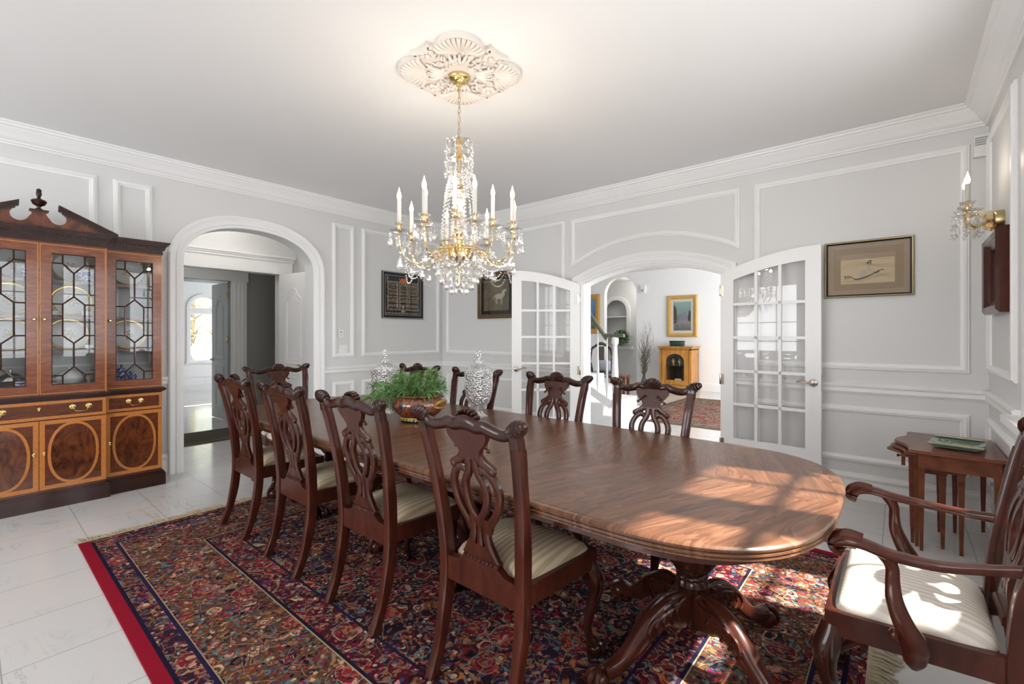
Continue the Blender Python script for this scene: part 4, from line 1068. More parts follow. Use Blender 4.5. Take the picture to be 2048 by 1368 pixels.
def cup0():
    t = empty('teacup'); bm = bmesh.new(); lathe(bm, [(.018, 0), (.02, .004), (.032, .02), (.038, .045), (.036, .045), (.030, .02), (1e-7, .008)], n=20); obj('bowl', bm, CHINA, t)
    bm = bmesh.new(); lathe(bm, [(.02, 0), (.055, .006), (.06, .01), (.02, .003)], n=24); obj('saucer', bm, CHINA, t)
    bm = bmesh.new(); csweep(bm, [(0, .034, .036, .003), (0, .052, .034, .003), (0, .05, .018, .003), (0, .030, .014, .003)], 4, n=6); obj('handle', bm, GOLD, t); return t
C0 = cup0()
for i, (x, y, z, lb) in enumerate([(.20, .29, 1.492, 'small white teacup on the middle shelf behind the right centre cabinet door'), (.20, .10, 1.492, 'small white teacup left of its twin on the middle cabinet shelf'),
    (.20, .31, 1.215, 'white teacup on the lower shelf right of the gold-rimmed plate'), (.20, -.03, 1.215, 'white teacup on the lower cabinet shelf near the left frame edge'), (.17, .66, .895, 'white teacup on the cabinet floor behind the right wing door')]):
    o = C0 if i == 0 else copy_tree(C0); place(o, cab(x, y, z), 0, lb, 'teacups in the china cabinet', 'cup')
def basket(loc, lb, r=.075):
    t = empty('china_basket', loc, 0, lb, 'bowl'); bm = bmesh.new(); lathe(bm, [(r * .5, 0), (r * .55, .008), (r * .8, .03), (r, .085), (r * .94, .085), (r * .74, .03), (1e-7, .012)], n=28, rib=.03, ribn=14); obj('bowl', bm, BLUEW, t)
    bm = bmesh.new(); lathe(bm, [(r * .98, .083), (r * 1.03, .088), (r * .96, .092), (r * .92, .086)], n=28); obj('rim', bm, CHINA, t)
basket(cab(.21, .29, 1.775), 'blue and white pierced china basket on the top cabinet shelf, right centre door')
basket(cab(.20, -.03, 1.775), 'blue and white china basket on the top cabinet shelf at the left frame edge')
basket(cab(.20, -.08, 1.215 - .32 + .0), 'blue and white china basket on the cabinet floor at the left frame edge', .07)
SILV = mat('silver', (.75, .76, .78), .15, 1.0)
def tureen(loc, lb, m, s=1.0):
    t = empty('covered_tureen', loc, 0, lb, 'tureen'); bm = bmesh.new()
    lathe(bm, [(.05 * s, 0), (.055 * s, .01), (.03 * s, .025), (.08 * s, .06), (.095 * s, .095), (.09 * s, .10)], n=28); obj('bowl', bm, m, t)
    bm = bmesh.new(); lathe(bm, [(.093 * s, .10), (.08 * s, .125), (.045 * s, .15), (.012 * s, .16), (.008 * s, .17), (.014 * s, .182), (1e-7, .192)], n=28); obj('lid', bm, m, t)
    bm = bmesh.new()
    for q in (-1, 1): csweep(bm, [(0, q * .088 * s, .085, .005), (0, q * .125 * s, .09, .005), (0, q * .12 * s, .055, .005), (0, q * .078 * s, .06, .005)], 4, n=6)
    obj('handle', bm, m, t)
tureen(cab(.17, .19, .895), 'white covered tureen on the cabinet floor behind the right centre door', CHINA, .9)
tureen(cab(.17, -.14, .895), 'silver covered tureen on the cabinet floor at the left frame edge', SILV)
tureen(cab(.15, .52, .895), 'blue and white covered tureen on the cabinet floor behind the right wing door', BLUEW, .8)
SWAN = empty('glass_basket', cab(.20, .31, .895), 0, 'cut-glass basket on the cabinet floor at the right of the centre section', 'basket')
bm = bmesh.new(); lathe(bm, [(.03, 0), (.035, .01), (.06, .05), (.07, .07), (.066, .07), (.05, .04), (1e-7, .012)], n=24, rib=.05, ribn=12); obj('bowl', bm, CUT, SWAN)
bm = bmesh.new(); csweep(bm, [(0, -.066, .07, .005), (0, -.05, .13, .005), (0, 0, .155, .005), (0, .05, .13, .005), (0, .066, .07, .005)], 5, n=6); obj('handle', bm, CUT, SWAN)
# ================================================================== CEILING MEDALLION
PLAS = mat('cream_plaster', (.70, .645, .60), .7)
MX, MY = -2.11, 2.00
mdl = empty('ceiling_medallion', (MX, MY, H), PI / 4, 'cream plaster ceiling medallion of shells and flowers above the chandelier', 'medallion')
out = []
for q in range(4):
    M2 = Matrix.Rotation(q * PI / 2, 2)
    pts = [(.245 + .140 * math.cos(a), .140 * math.sin(a)) for a in [math.radians(-75 + 10 * k) for k in range(16)]]
    pts += [(.262, .150), (.268, .168), (.288, .178)]
    a0 = math.atan2(.178 - .37, .288 - .37); a1 = math.atan2(.288 - .37, .178 - .37)
    if a1 > a0: a1 -= 2 * PI
    pts += [(.37 + .2087 * math.cos(a0 + (a1 - a0) * k / 8), .37 + .2087 * math.sin(a0 + (a1 - a0) * k / 8)) for k in range(1, 8)]
    pts += [(.178, .288), (.168, .268), (.150, .262)]
    for p in pts:
        v = M2 @ Vector(p); out.append((v.x, v.y))
bm = bmesh.new(); fm = lambda u, v, h: (u, v, -h)
mould(bm, out, fm, [(0, 0), (0, .022), (.008, .027), (.020, .027), (.028, .018), (.03, .010), (.03, 0)])
prism(bm, [(x * .97, y * .97) for x, y in out], fm, 0, .011)
obj('plate', bm, PLAS, mdl, ang=35)
bm = bmesh.new()
for q in range(4):
    a0 = q * PI / 2
    def w_(r, a, h): return (r * math.cos(a0 + a), r * math.sin(a0 + a), -h)
    def wl(u, v, h): return (u * math.cos(a0) - v * math.sin(a0), u * math.sin(a0) + v * math.cos(a0), -h)
    for j in range(-6, 7):      # shell ribs fanning out of the centre
        a = j * .20; P = []
        for f_, hh in ((0, .014), (.35, .020), (.75, .030), (1, .020)):
            rr = .145 * f_ + .02; P.append((*wl(.195 + rr * math.cos(a) * 1.0, rr * math.sin(a) * .95, hh), .006 + .009 * f_))
        csweep(bm, P, 3, n=6)
    for j in range(-2, 3):      # leaves pointing inward
        P = [(*wl(.10, .010 * j, .016), .008), (*wl(.15, .024 * j, .026), .012), (*wl(.205, .038 * j + (.01 if j else 0), .018), .006)]
        csweep(bm, P, 3, n=6)
    c = wl(.185, .185, .018)    # rosette on the diagonal
    for k in range(7):
        b = k * 2 * PI / 7; ball(bm, (c[0] + .032 * math.cos(b), c[1] + .032 * math.sin(b), c[2]), .020, 8, 5, sc=(1, 1, .7))
    ball(bm, (c[0], c[1], c[2] - .010), .016, 8, 6)
    rnd = random.Random(q)
    for k in range(46):         # small leaves and scrolls
        b = rnd.uniform(.12, PI / 2 - .12); r = rnd.uniform(.11, .29)
        if abs(r * math.cos(b) - .185) < .05 and abs(r * math.sin(b) - .185) < .05: continue
        if max(abs(r * math.cos(b)), abs(r * math.sin(b))) > .25 and abs(b - PI / 4) > .4: continue
        p = w_(r, b, .014); a = rnd.uniform(0, 6.28); l = rnd.uniform(.014, .03)
        csweep(bm, [(p[0], p[1], p[2] + .004, .004), (p[0] + l * math.cos(a), p[1] + l * math.sin(a), p[2] - .010, .009), (p[0] + 1.6 * l * math.cos(a + .5), p[1] + 1.6 * l * math.sin(a + .5), p[2], .004)], 3, n=5)
obj('relief', bm, PLAS, mdl)
# ================================================================== CHANDELIER
GILT = mat('gilt_metal', (.90, .68, .32), .2, 1.0)
CANDLE = mat('candle_sleeve', (.60, .58, .54), .5)
BULB = mat('lit_bulb', (1, .85, .6), .3); BULB.node_tree.nodes['Principled BSDF'].inputs['Emission Color'].default_value = (1, .64, .30, 1); BULB.node_tree.nodes['Principled BSDF'].inputs['Emission Strength'].default_value = 2.0
CX, CY = -2.15, 2.03
cdl = empty('chandelier', (CX, CY, 0), 0, 'crystal and gilt candle chandelier hanging over the dining table', 'chandelier')
bm = bmesh.new(); lathe(bm, [(.068, 2.988), (.070, 2.978), (.066, 2.968), (.045, 2.955), (.018, 2.948), (.016, 2.93), (.008, 2.925), (1e-7, 2.923)], n=32); obj('canopy', bm, BRASS, cdl)
bm = bmesh.new(); z = 2.925; k = 0
while z > 2.60:
    M = Matrix.Rotation(k * PI / 2 + .4, 3, 'Z')
    P = [M @ Vector((.008 * math.cos(a), 0, -.016 + .020 * math.sin(a))) + Vector((0, 0, z)) for a in [2 * PI * i / 12 for i in range(13)]]
    sweep(bm, P, [.0022] * 13, ref=M @ Vector((0, 1, 0)), n=5, cap=False); z -= .0335; k += 1
obj('chain', bm, ABRASS, cdl)
bm = bmesh.new()
lathe(bm, [(1e-7, 2.60), (.012, 2.595), (.03, 2.575), (.034, 2.568), (.010, 2.56), (.008, 2.50), (.030, 2.485), (.034, 2.475), (.008, 2.465), (.007, 2.30), (.035, 2.29), (.040, 2.28), (.008, 2.265), (.007, 2.00), (.028, 1.985), (.014, 1.97), (.010, 1.88), (.075, 1.872), (.078, 1.86), (.072, 1.835), (.05, 1.82), (.02, 1.80), (.008, 1.78), (.006, 1.66), (1e-7, 1.655)], n=24)
for k in range(10):
    a = k * 2 * PI / 10; box(bm, -.006, .006, -.004, .004, 1.862, 1.905, M=Matrix.Translation((.068 * math.cos(a), .068 * math.sin(a), 0)) @ Matrix.Rotation(a, 4, 'Z'))
obj('stem', bm, GILT, cdl)
def flower(bm, c, r, h, n=28, lobes=7, amp=.10):
    lathe(bm, [(r * .22, 0), (r * .5, h * .15), (r * .85, h * .5), (r, h), (r * .95, h), (r * .8, h * .55), (r * .45, h * .25), (r * .18, .003)], c, n, rib=amp, ribn=lobes)
bm = bmesh.new()
flower(bm, (0, 0, 2.545), .085, .03); lathe(bm, [(.085, 2.48), (.02, 2.50), (.02, 2.495), (.082, 2.475)], n=28, rib=.08, ribn=7)
flower(bm, (0, 0, 2.375), .060, .03); flower(bm, (0, 0, 2.27), .05, .025)
lathe(bm, [(.02, 2.22), (.045, 2.20), (.03, 2.15), (.018, 2.12), (.04, 2.06), (.05, 2.03), (.02, 1.98)], n=16, rib=.08, ribn=8)
obj('glass_stem', bm, CRYS, cdl)
def drop(bm, c, s=1.0, tilt=0):
    """pear-shaped faceted prism hanging below c with two small beads"""
    ball(bm, (c[0], c[1], c[2] - .007 * s), .0055 * s, 6, 4)
    M = Matrix.Rotation(tilt, 3, 'Z')
    P = [(1e-7, 0), (.0035, -.006), (.008, -.020), (.0115, -.032), (.009, -.042), (1e-7, -.048)]
    lathe(bm, [(r * s, z * s) for r, z in P], (c[0], c[1], c[2] - .012 * s), 6, M, sy=.65)
_dm = {}
def drop_part(name, c, s, a, parent):
    key = round(s, 2)
    if key not in _dm:
        bm = bmesh.new(); drop(bm, (0, 0, 0), s); o = obj(name, bm, CRYS, parent); _dm[key] = o.data
    else:
        o = bpy.data.objects.new(name, _dm[key]); COL.objects.link(o); o.parent = parent
    o.location = c; o.rotation_euler = (0, 0, a); return o
def strand(name, pts, r=.0055, step=.0125):
    bm = bmesh.new(); Q = cr([tuple(p) for p in pts], 12); acc = 0
    ball(bm, Q[0], r, 6, 4)
    for a, b in zip(Q, Q[1:]):
        d = (Vector(b) - Vector(a)).length; acc += d
        if acc >= step: ball(bm, b, r, 6, 4); acc = 0
    return obj(name, bm, CRYS, cdl)
def arm(name, a, r, zt_, sag, parent=cdl):
    """S arm from the hub to a cup at radius r, height zt_"""
    ca, sa = math.cos(a), math.sin(a); bm = bmesh.new()
    P = [(.05, 1.875), (.085, 1.90), (.13, 1.885), (r * .55, sag + .015), (r * .75, sag - .005), (r * .93, sag + .04), (r, zt_ - .035), (r, zt_)]
    Q = cr(P, 6)
    for off in (0, 1):      # twisted rope arm
        pts = []
        for i, q in enumerate(Q):
            w = i * .9 + off * PI; pts.append((q[0] * ca - sa * .004 * math.cos(w), q[0] * sa + ca * .004 * math.cos(w), q[1] + .004 * math.sin(w)))
        sweep(bm, pts, [.0048] * len(pts), n=6)
    return obj(name, bm, CRYG, parent)
CRYG = glassy('gilt_rope_glass', (.95, .85, .62), .45, .08, None, (1, .88, .62))
def candle(a, r, z, parent=cdl, hgt=.150):
    ca, sa = math.cos(a), math.sin(a); x, y = r * ca, r * sa
    bm = bmesh.new(); lathe(bm, [(.012, 0), (.016, .006), (.010, .014), (.012, .04), (.017, .048), (.018, .054), (.014, .056)], (x, y, z), 14); obj('socket', bm, GILT, parent)
    bm = bmesh.new(); lathe(bm, [(.0125, 0), (.0125, hgt), (.009, hgt + .002)], (x, y, z + .052), 12); c = obj('candle', bm, CANDLE, parent)
    bm = bmesh.new(); lathe(bm, [(.007, 0), (.012, .012), (.0145, .026), (.012, .042), (.006, .060), (.002, .076), (1e-7, .082)], (x, y, z + .052 + hgt), 14); obj('bulb', bm, BULB, parent)
    key = 'bulb_glow' if parent == cdl else 'sconce_bulb_glow'; d = bpy.data.lights.get(key)
    if not d: d = bpy.data.lights.new(key, 'POINT'); d.energy = 1.25 if parent == cdl else .35; d.color = (1, .86, .68); d.shadow_soft_size = .02
    o = bpy.data.objects.new('bulb_glow', d); COL.objects.link(o); o.parent = parent; o.location = (x, y, z + .052 + hgt + .105)
def bobeche(a, r, z, parent=cdl, s=1.0):
    ca, sa = math.cos(a), math.sin(a); x, y = r * ca, r * sa
    bm = bmesh.new(); flower(bm, (x, y, z), .058 * s, .018 * s, 28, 7, .10); flower(bm, (x, y, z + .040 * s), .034 * s, .026 * s, 24, 6, .14); obj('bobeche', bm, CRYS, parent)
LOW = [math.radians(15 + 45 * k) for k in range(8)]
for i, a in enumerate(LOW):
    arm('arm', a, .375, 1.965, 1.795); bobeche(a, .375, 1.962); candle(a, .375, 1.975, hgt=.135)
    bm = bmesh.new(); x0, y0 = .375 * math.cos(a), .375 * math.sin(a)
    for k in range(7):
        b = k * 2 * PI / 7; p = (x0 + .057 * math.cos(b), y0 + .057 * math.sin(b))
        drop_part('crystal_drop', (p[0], p[1], 1.965), 1.45, b, cdl)
    bm.free()
    drop_part('crystal_pendant', (x0 * .98, y0 * .98, 1.86), 2.1, a, cdl); drop_part('crystal_pendant', (x0 * .62, y0 * .62, 1.785), 1.7, a, cdl)
    a2 = LOW[(i + 1) % 8]; am = a + PI / 8; r2 = .36
    for dz, rr in ((.115, .32), (.155, .33)):
        strand('bead_swag', [(.345 * math.cos(a), .345 * math.sin(a), 1.83), (rr * math.cos(am - .2), rr * math.sin(am - .2), 1.83 - dz * .8), (rr * math.cos(am), rr * math.sin(am), 1.83 - dz), (rr * math.cos(am + .2), rr * math.sin(am + .2), 1.83 - dz * .8), (.345 * math.cos(a2), .345 * math.sin(a2), 1.83)], .0055, .014)
UP = [math.radians(40 + 90 * k) for k in range(4)]
for a in UP:
    arm('arm', a, .215, 2.02, 1.845); bobeche(a, .215, 2.02, s=.95); candle(a, .215, 2.035, hgt=.135)
    bm = bmesh.new(); x0, y0 = .215 * math.cos(a), .215 * math.sin(a)
    for k in range(7):
        b = k * 2 * PI / 7; p = (x0 + .054 * math.cos(b), y0 + .054 * math.sin(b)); drop_part('crystal_drop', (p[0], p[1], 2.02), 1.25, b, cdl)
    bm.free()
for k in range(16):      # tent of beads from the crown to the hub
    a = 2 * PI * k / 16; c, s = math.cos(a), math.sin(a)
    strand('bead_strand', [(.052 * c, .052 * s, 2.385), (.075 * c, .075 * s, 2.30), (.095 * c, .095 * s, 2.18), (.112 * c, .112 * s, 2.03), (.120 * c, .120 * s, 1.93)], .0068, .0145)
for k in range(12):
    a = 2 * PI * k / 12; c, s = math.cos(a), math.sin(a); bm = bmesh.new()
    bm.free()
    for r_, z_, s_ in ((.084, 2.565, 1.25), (.084, 2.50, 1.35), (.084, 2.43, 1.45), (.058, 2.40, 1.25), (.05, 2.29, 1.25)): drop_part('crown_crystal', (r_ * c, r_ * s, z_), s_, a, cdl)
bm = bmesh.new()      # basket of beads and prisms under the hub
for ring, (r, z, n, s) in enumerate([(.165, 1.87, 26, 1.5), (.155, 1.825, 24, 1.4), (.140, 1.785, 22, 1.4), (.115, 1.745, 18, 1.4), (.085, 1.71, 14, 1.4), (.05, 1.68, 8, 1.4), (.10, 1.86, 16, 1.5), (.06, 1.80, 10, 1.6)]):
    for k in range(n):
        a = 2 * PI * (k + .5 * ring) / n; drop(bm, (r * math.cos(a), r * math.sin(a), z), s, a)
obj('crystal_basket', bm, CRYS, cdl, kind='stuff')
bm = bmesh.new(); ball(bm, (0, 0, 1.635), .027, 12, 8); ball(bm, (0, 0, 1.668), .009, 8, 6)
obj('crystal_ball', bm, CRYS, cdl)
bm = bmesh.new(); lathe(bm, [(.17, 1.875), (.172, 1.868), (.166, 1.866), (.164, 1.873)], n=40); lathe(bm, [(.122, 1.935), (.124, 1.928), (.118, 1.926), (.116, 1.933)], n=36)
obj('gilt_ring', bm, GILT, cdl)
# ================================================================== WALL SCONCE
sc = empty('wall_sconce', (R, 4.12, 2.055), PI / 2, 'two-candle crystal wall sconce on the right wall above the small dark framed picture', 'sconce')
bm = bmesh.new(); M = Matrix.Rotation(PI / 2, 3, 'X') @ Matrix.Identity(3)
M = Matrix.Rotation(-PI / 2, 3, 'X')      # local +y points into the room
lathe(bm, [(.060, 0), (.060, .035), (.054, .045), (.03, .05), (1e-7, .052)], (0, 0, 0), 28, M); obj('backplate', bm, ABRASS, sc)
bm = bmesh.new(); lathe(bm, [(.02, .045), (.062, .05), (.055, .08), (.02, .095)], (0, 0, 0), 24, M, rib=.06, ribn=8)
csweep(bm, [(0, .07, 0, .012), (0, .11, .05, .011), (0, .17, .03, .010), (0, .16, -.02, .009)], 4, n=8); obj('glass_cup', bm, CRYG, sc)
for s in (-1, 1):
    bm = bmesh.new(); csweep(bm, [(0, .06, .0, .007), (s * .03, .12, -.03, .007), (s * .06, .145, -.03, .007), (s * .075, .16, .0, .007), (s * .075, .165, .05, .007)], 5, n=7); obj('arm', bm, CRYG, sc)
    a = math.atan2(.165, s * .075); r = math.hypot(.165, .075)
    bobeche(a, r, .045, sc, 1.15); candle(a, r, .060, sc, .12)
    bm = bmesh.new()
    for k in range(8):
        b = k * PI / 4; p = (s * .075 + .062 * math.cos(b), .165 + .062 * math.sin(b))
        drop_part('crystal_drop', (p[0], p[1], .055), 1.45, b, sc); drop_part('crystal_drop', (p[0], p[1], -.015), 1.25, b, sc)
    bm.free()
# ================================================================== PICTURES
def picture(name_mat, f, u0, u1, z0, z1, prof, m, label, matm=None, matw=0, artm=None, loc=None, depth=.0, glass=True, cat='picture'):
    x, y, z = f((u0 + u1) / 2, z0, 0); t = empty('framed_picture', (0, 0, 0), 0, label, cat)
    bm = bmesh.new(); mould(bm, rect(u0, u1, z0, z1), f, prof); obj('frame', bm, m, t, ang=30)
    w = prof[-1][0] - .002
    if matm:
        bm = bmesh.new(); prism(bm, rect(u0 + w, u1 - w, z0 + w, z1 - w), f, .002, .007); obj('mat_board', bm, matm, t, smooth=False)
    if artm:
        k = w + matw
        bm = bmesh.new(); prism(bm, rect(u0 + (k if isinstance(matw, (int, float)) else 0), u1 - k, z0 + k, z1 - k), f, .006, .009); obj('artwork', bm, artm, t, smooth=False)
    if glass:
        bm = bmesh.new(); prism(bm, rect(u0 + w, u1 - w, z0 + w, z1 - w), f, .0135, .0145); obj('glass', bm, PANE, t, smooth=False)
    return t
# 1: black frame, silver and gold embroidery of a portal under a crown
BLK = mat('black_lacquer', (.012, .010, .012), .25); SILT = mat('silver_line', (.55, .55, .56), .35, .5)
VELV = mat('black_velvet', (.010, .010, .012), .9)
p = picture('', fL, 3.635, 4.34, 1.567, 2.215, [(0, 0), (0, .02), (.008, .026), (.034, .022), (.040, .016), (.040, 0)], BLK, 'black-framed gold and silver embroidery on black, hanging on the left wall', VELV, 0, None)
bm = bmesh.new(); mould(bm, rect(3.641, 4.334, 1.573, 2.209), fL, [(0, .02), (0, .028), (.006, .028), (.006, .02)]); mould(bm, rect(3.683, 4.292, 1.615, 2.167), fL, [(0, .006), (0, .010), (.004, .010), (.004, .006)]); obj('silver_edge', bm, SILT, p)
THR = mat('metallic_thread', (.50, .44, .32), .4, .4); t_ = NT(THR); v_ = t_.coord((1, 1, 1)); x_ = t_.n('TexNoise', i_Scale=60.0, i_Detail=2.0); t_.l(v_, x_.inputs['Vector']); t_.l(t_.ramp(x_.outputs['Fac'], [(.35, (.10, .07, .05)), (.5, (.40, .30, .16)), (.62, (.55, .54, .55))]), t_.b.inputs['Base Color'])
bm = bmesh.new(); a0, a1 = 3.73, 4.245
for x in (a0, 3.885, 3.925, 4.05, 4.09, a1): prism(bm, rect(x - .007, x + .007, 1.70, 2.06), fL, .007, .011)
for z in (1.685, 1.70, 1.86, 1.875, 2.0, 2.065, 2.08): prism(bm, rect(a0 - .02, a1 + .02, z - .004, z + .004), fL, .007, .011)
for x in [a0 + .02 + k * .0245 for k in range(20)]:
    for z0, z1 in ((1.725, 1.77), (1.79, 1.845), (1.895, 1.935), (1.945, 1.985), (2.015, 2.05)): prism(bm, rect(x - .006, x + .006, z0, z1), fL, .007, .010)
for k in range(34): prism(bm, rect(3.70 + k * .0167, 3.708 + k * .0167, 1.63, 1.655), fL, .007, .010)
for s, x in ((-1, a0), (1, a1)):
    for j in range(9): ball(bm, fL(x + s * .006 * (j % 3), 2.09 + .008 * j, .01), .007, 6, 4)
for k in range(14): a = PI * k / 13; ball(bm, fL(3.987 + .05 * math.cos(a), 2.02 + .04 * math.sin(a), .01), .006, 6, 4)
ball(bm, fL(3.987, 1.735, .01), .022, 10, 6, sc=(.3, 1, 1.2)); ball(bm, fL(3.987, 1.67, .01), .03, 10, 6, sc=(.3, 1.3, .6))
obj('embroidery', bm, THR, p, smooth=False)
bm = bmesh.new(); prism(bm, [(3.93, 2.07), (4.045, 2.07), (4.055, 2.14), (4.03, 2.11), (4.01, 2.15), (3.987, 2.12), (3.965, 2.15), (3.945, 2.11), (3.92, 2.14)], fL, .008, .012); obj('crown', bm, mat('orange_gold_thread', (.55, .15, .03), .4, .2), p)
# 2: sepia print with a pale horse
DBR = wood('bronze_frame', (.07, .045, .02), (.16, .10, .04), (8, 8, 8), .35, .3)
p = picture('', fB, -4.60, -3.92, 1.567, 2.21, [(0, 0), (0, .03), (.012, .036), (.024, .026), (.050, .022), (.060, .014), (.060, 0)], DBR, 'brown-framed sepia horse picture on the back wall behind the left glazed door', VELV, .05, wood('sepia_print', (.10, .085, .055), (.20, .17, .11), (5, 5, 5), .6, 0))
HOR = mat('pale_horse', (.42, .40, .35), .7)
bm = bmesh.new(); hx, hz = -4.20, 1.87
ball(bm, fB(hx, hz, .010), .062, 12, 8, sc=(1.25, .04, .62)); ball(bm, fB(hx + .072, hz + .035, .010), .034, 10, 6, sc=(.9, .06, 1.4)); ball(bm, fB(hx + .10, hz + .075, .010), .022, 10, 6, sc=(1.5, .08, .8))
for dx, l in ((-.055, .10), (-.035, .11), (.035, .11), (.058, .10)): sweep(bm, [fB(hx + dx, hz - .01, .0105), fB(hx + dx - .006, hz - .06, .0105), fB(hx + dx + .002, hz - l, .0105)], [(.010, .003), (.006, .003), (.005, .003)], ref=(0, 1, 0), n=6)
csweep(bm, [(*fB(hx - .07, hz + .02, .0105), .006), (*fB(hx - .095, hz - .01, .0105), .006), (*fB(hx - .092, hz - .06, .0105), .003)], 4, n=5)
obj('horse', bm, HOR, p)
bm = bmesh.new(); ball(bm, fB(hx - .145, hz - .005, .010), .020, 8, 6, sc=(.9, .1, 1.7)); ball(bm, fB(hx - .145, hz + .042, .010), .011, 8, 6, sc=(1, .1, 1)); ball(bm, fB(hx - .12, hz - .055, .010), .018, 8, 6, sc=(1.2, .1, 1)); obj('figure', bm, mat('russet', (.20, .07, .04), .7), p)
# 3: east-asian drawing in a beige mat
GBR = mat('olive_gold_frame', (.30, .25, .12), .35, .4); LIN = wood('beige_linen', (.36, .28, .20), (.42, .33, .24), (50, 50, 50), .9, 0)
fB3 = fB
p = picture('', fB, -.486, .087, 1.651, 2.115, [(0, 0), (0, .022), (.005, .026), (.012, .024), (.0135, .018), (.0135, 0)], GBR, 'thin gold-framed ink drawing of a boat in a wide beige mat', LIN, .0, None)
bm = bmesh.new(); mould(bm, rect(-.472, .073, 1.665, 2.101), fB, [(0, .0), (0, .022), (.009, .017), (.009, 0)]); obj('inner_frame', bm, BLK, p)
bm = bmesh.new(); mould(bm, rect(-.425, .027, 1.712, 2.055), fB, [(0, .006), (0, .0085), (.05, .0085), (.05, .006)]); obj('mat_border', bm, wood('beige_linen_dark', (.31, .23, .155), (.36, .27, .18), (50, 50, 50), .9, 0), p)
bm = bmesh.new(); prism(bm, rect(-.375, -.028, 1.762, 1.962), fB, .006, .0095); obj('artwork', bm, mat('aged_paper', (.60, .48, .31), .8), p, smooth=False)
INK = mat('grey_ink', (.10, .09, .07), .8); TINT = mat('blue_grey_wash', (.46, .45, .37), .8); INKL = mat('pale_ink', (.34, .26, .16), .8)
def stroke(bm, P, w=.0036):
    Q = cr([(*fB(u, v, .0098), w * k) for u, v, k in P], 6); sweep(bm, [q[:3] for q in Q], [(max(q[3], .0004), .0006) for q in Q], ref=(0, 1, 0), n=4)
bm = bmesh.new(); ux, uz = -.375, 1.762
def A(x, y): return ux + x * .347, uz + y * .20
stroke(bm, [(*A(.20, .28), .4), (*A(.30, .18), 2), (*A(.45, .24), 2.2), (*A(.60, .36), 1.6), (*A(.70, .46), 1.4), (*A(.76, .52), .6)])
stroke(bm, [(*A(.62, .45), .5), (*A(.66, .40), 1.5), (*A(.72, .44), 1), (*A(.75, .50), .5)])
for k in range(6): stroke(bm, [(*A(.05 + .028 * k, .36 - .02 * (k % 3)), .4), (*A(.085 + .025 * k, .30), 1.1), (*A(.075 + .028 * k, .18 + .01 * k), .4)])
ball(bm, fB(*A(.53, .84), .0098), .008, 8, 5, sc=(1, .08, .9)); ball(bm, fB(*A(.565, .90), .0098), .007, 8, 5, sc=(1.6, .08, .7)); stroke(bm, [(*A(.50, .86), 1.2), (*A(.515, .76), 1.0)]); stroke(bm, [(*A(.57, .86), 1.5), (*A(.56, .72), .8)])
ball(bm, fB(*A(.80, .50), .0098), .004, 6, 4, sc=(1.6, .08, .9)); ball(bm, fB(*A(.77, .51), .0098), .004, 6, 4, sc=(1.6, .08, .9))
for k in range(9): stroke(bm, [(*A(.73 + .024 * k, .945), .5), (*A(.742 + .024 * k, .93), .7), (*A(.735 + .024 * k, .92), .3)], .0013)
obj('ink_drawing', bm, INK, p)
bm = bmesh.new(); prism(bm, [A(.34, .30), A(.40, .52), A(.47, .56), A(.53, .46), A(.50, .36), A(.42, .28)], fB, .0088, .0099); prism(bm, [A(.50, .52), A(.53, .72), A(.57, .60), A(.60, .44)], fB, .0088, .00985); obj('blue_wash', bm, TINT, p)
bm = bmesh.new()
for k in range(5): stroke(bm, [(*A(.02, .62 + .03 * k), .3), (*A(.2, .66 + .05 * k), .9), (*A(.42, .74 + .03 * k), .9), (*A(.7, .66 + .02 * k), .8), (*A(.98, .60 + .04 * k), .3)], .0012)
for k in range(6): stroke(bm, [(*A(.03, .06 + .02 * k), .3), (*A(.35, .08 + .02 * k), .9), (*A(.6, .18 + .03 * k), .9), (*A(.8, .26 + .02 * k), .9), (*A(.99, .14 + .05 * k), .3)], .0012)
obj('water_lines', bm, INKL, p)
# 4: small deep dark frame on the right wall
p = picture('', fR, 3.84, 4.44, 1.475, 1.975, [(0, 0), (0, .05), (.02, .066), (.045, .060), (.062, .040), (.085, .030), (.085, 0)], MAHR, 'small dark red framed picture on the right wall below the sconce', None, .0, wood('green_landscape', (.06, .10, .06), (.35, .38, .28), (12, 12, 12), .6, 0))
# foyer paintings
GF = wood('gilt_frame', (.42, .22, .05), (.70, .45, .14), (30, 30, 30), .35, .1); CREAM = mat('cream_mat', (.80, .72, .58), .8)
def paintmat(name, sky, mid, low, z0, z1):
    m = mat(name, sky, .6); t = NT(m); c = t.n('TexCoord'); sp = t.n('SeparateXYZ'); t.l(c.outputs['Object'], sp.inputs[0])
    n = t.n('TexNoise', i_Scale=14.0, i_Detail=4.0, i_Distortion=1.0); t.l(c.outputs['Object'], n.inputs['Vector'])
    f = t.math('DIVIDE', t.math('SUBTRACT', sp.outputs[2], z0), z1 - z0); f = t.math('ADD', f, t.math('MULTIPLY', t.math('SUBTRACT', n.outputs['Fac'], .5), .5))
    t.l(t.ramp(f, [(.05, low), (.32, mid), (.40, tuple(.5 * a for a in mid)), (.55, sky), (1, tuple(min(1, a * 1.5) for a in sky))]), t.b.inputs['Base Color']); return m
ff2 = lambda u, v, h: (u, FY - h, v)
p = picture('', ff2, -4.43, -3.70, 1.29, 2.30, [(0, 0), (0, .04), (.02, .055), (.05, .05), (.08, .03), (.085, 0)], GF, 'gold-framed grey-green city street painting above the golden cabinet in the foyer', CREAM, .07, paintmat('city_painting', (.20, .30, .28), (.30, .28, .30), (.12, .13, .14), 1.45, 2.15))
bm = bmesh.new()
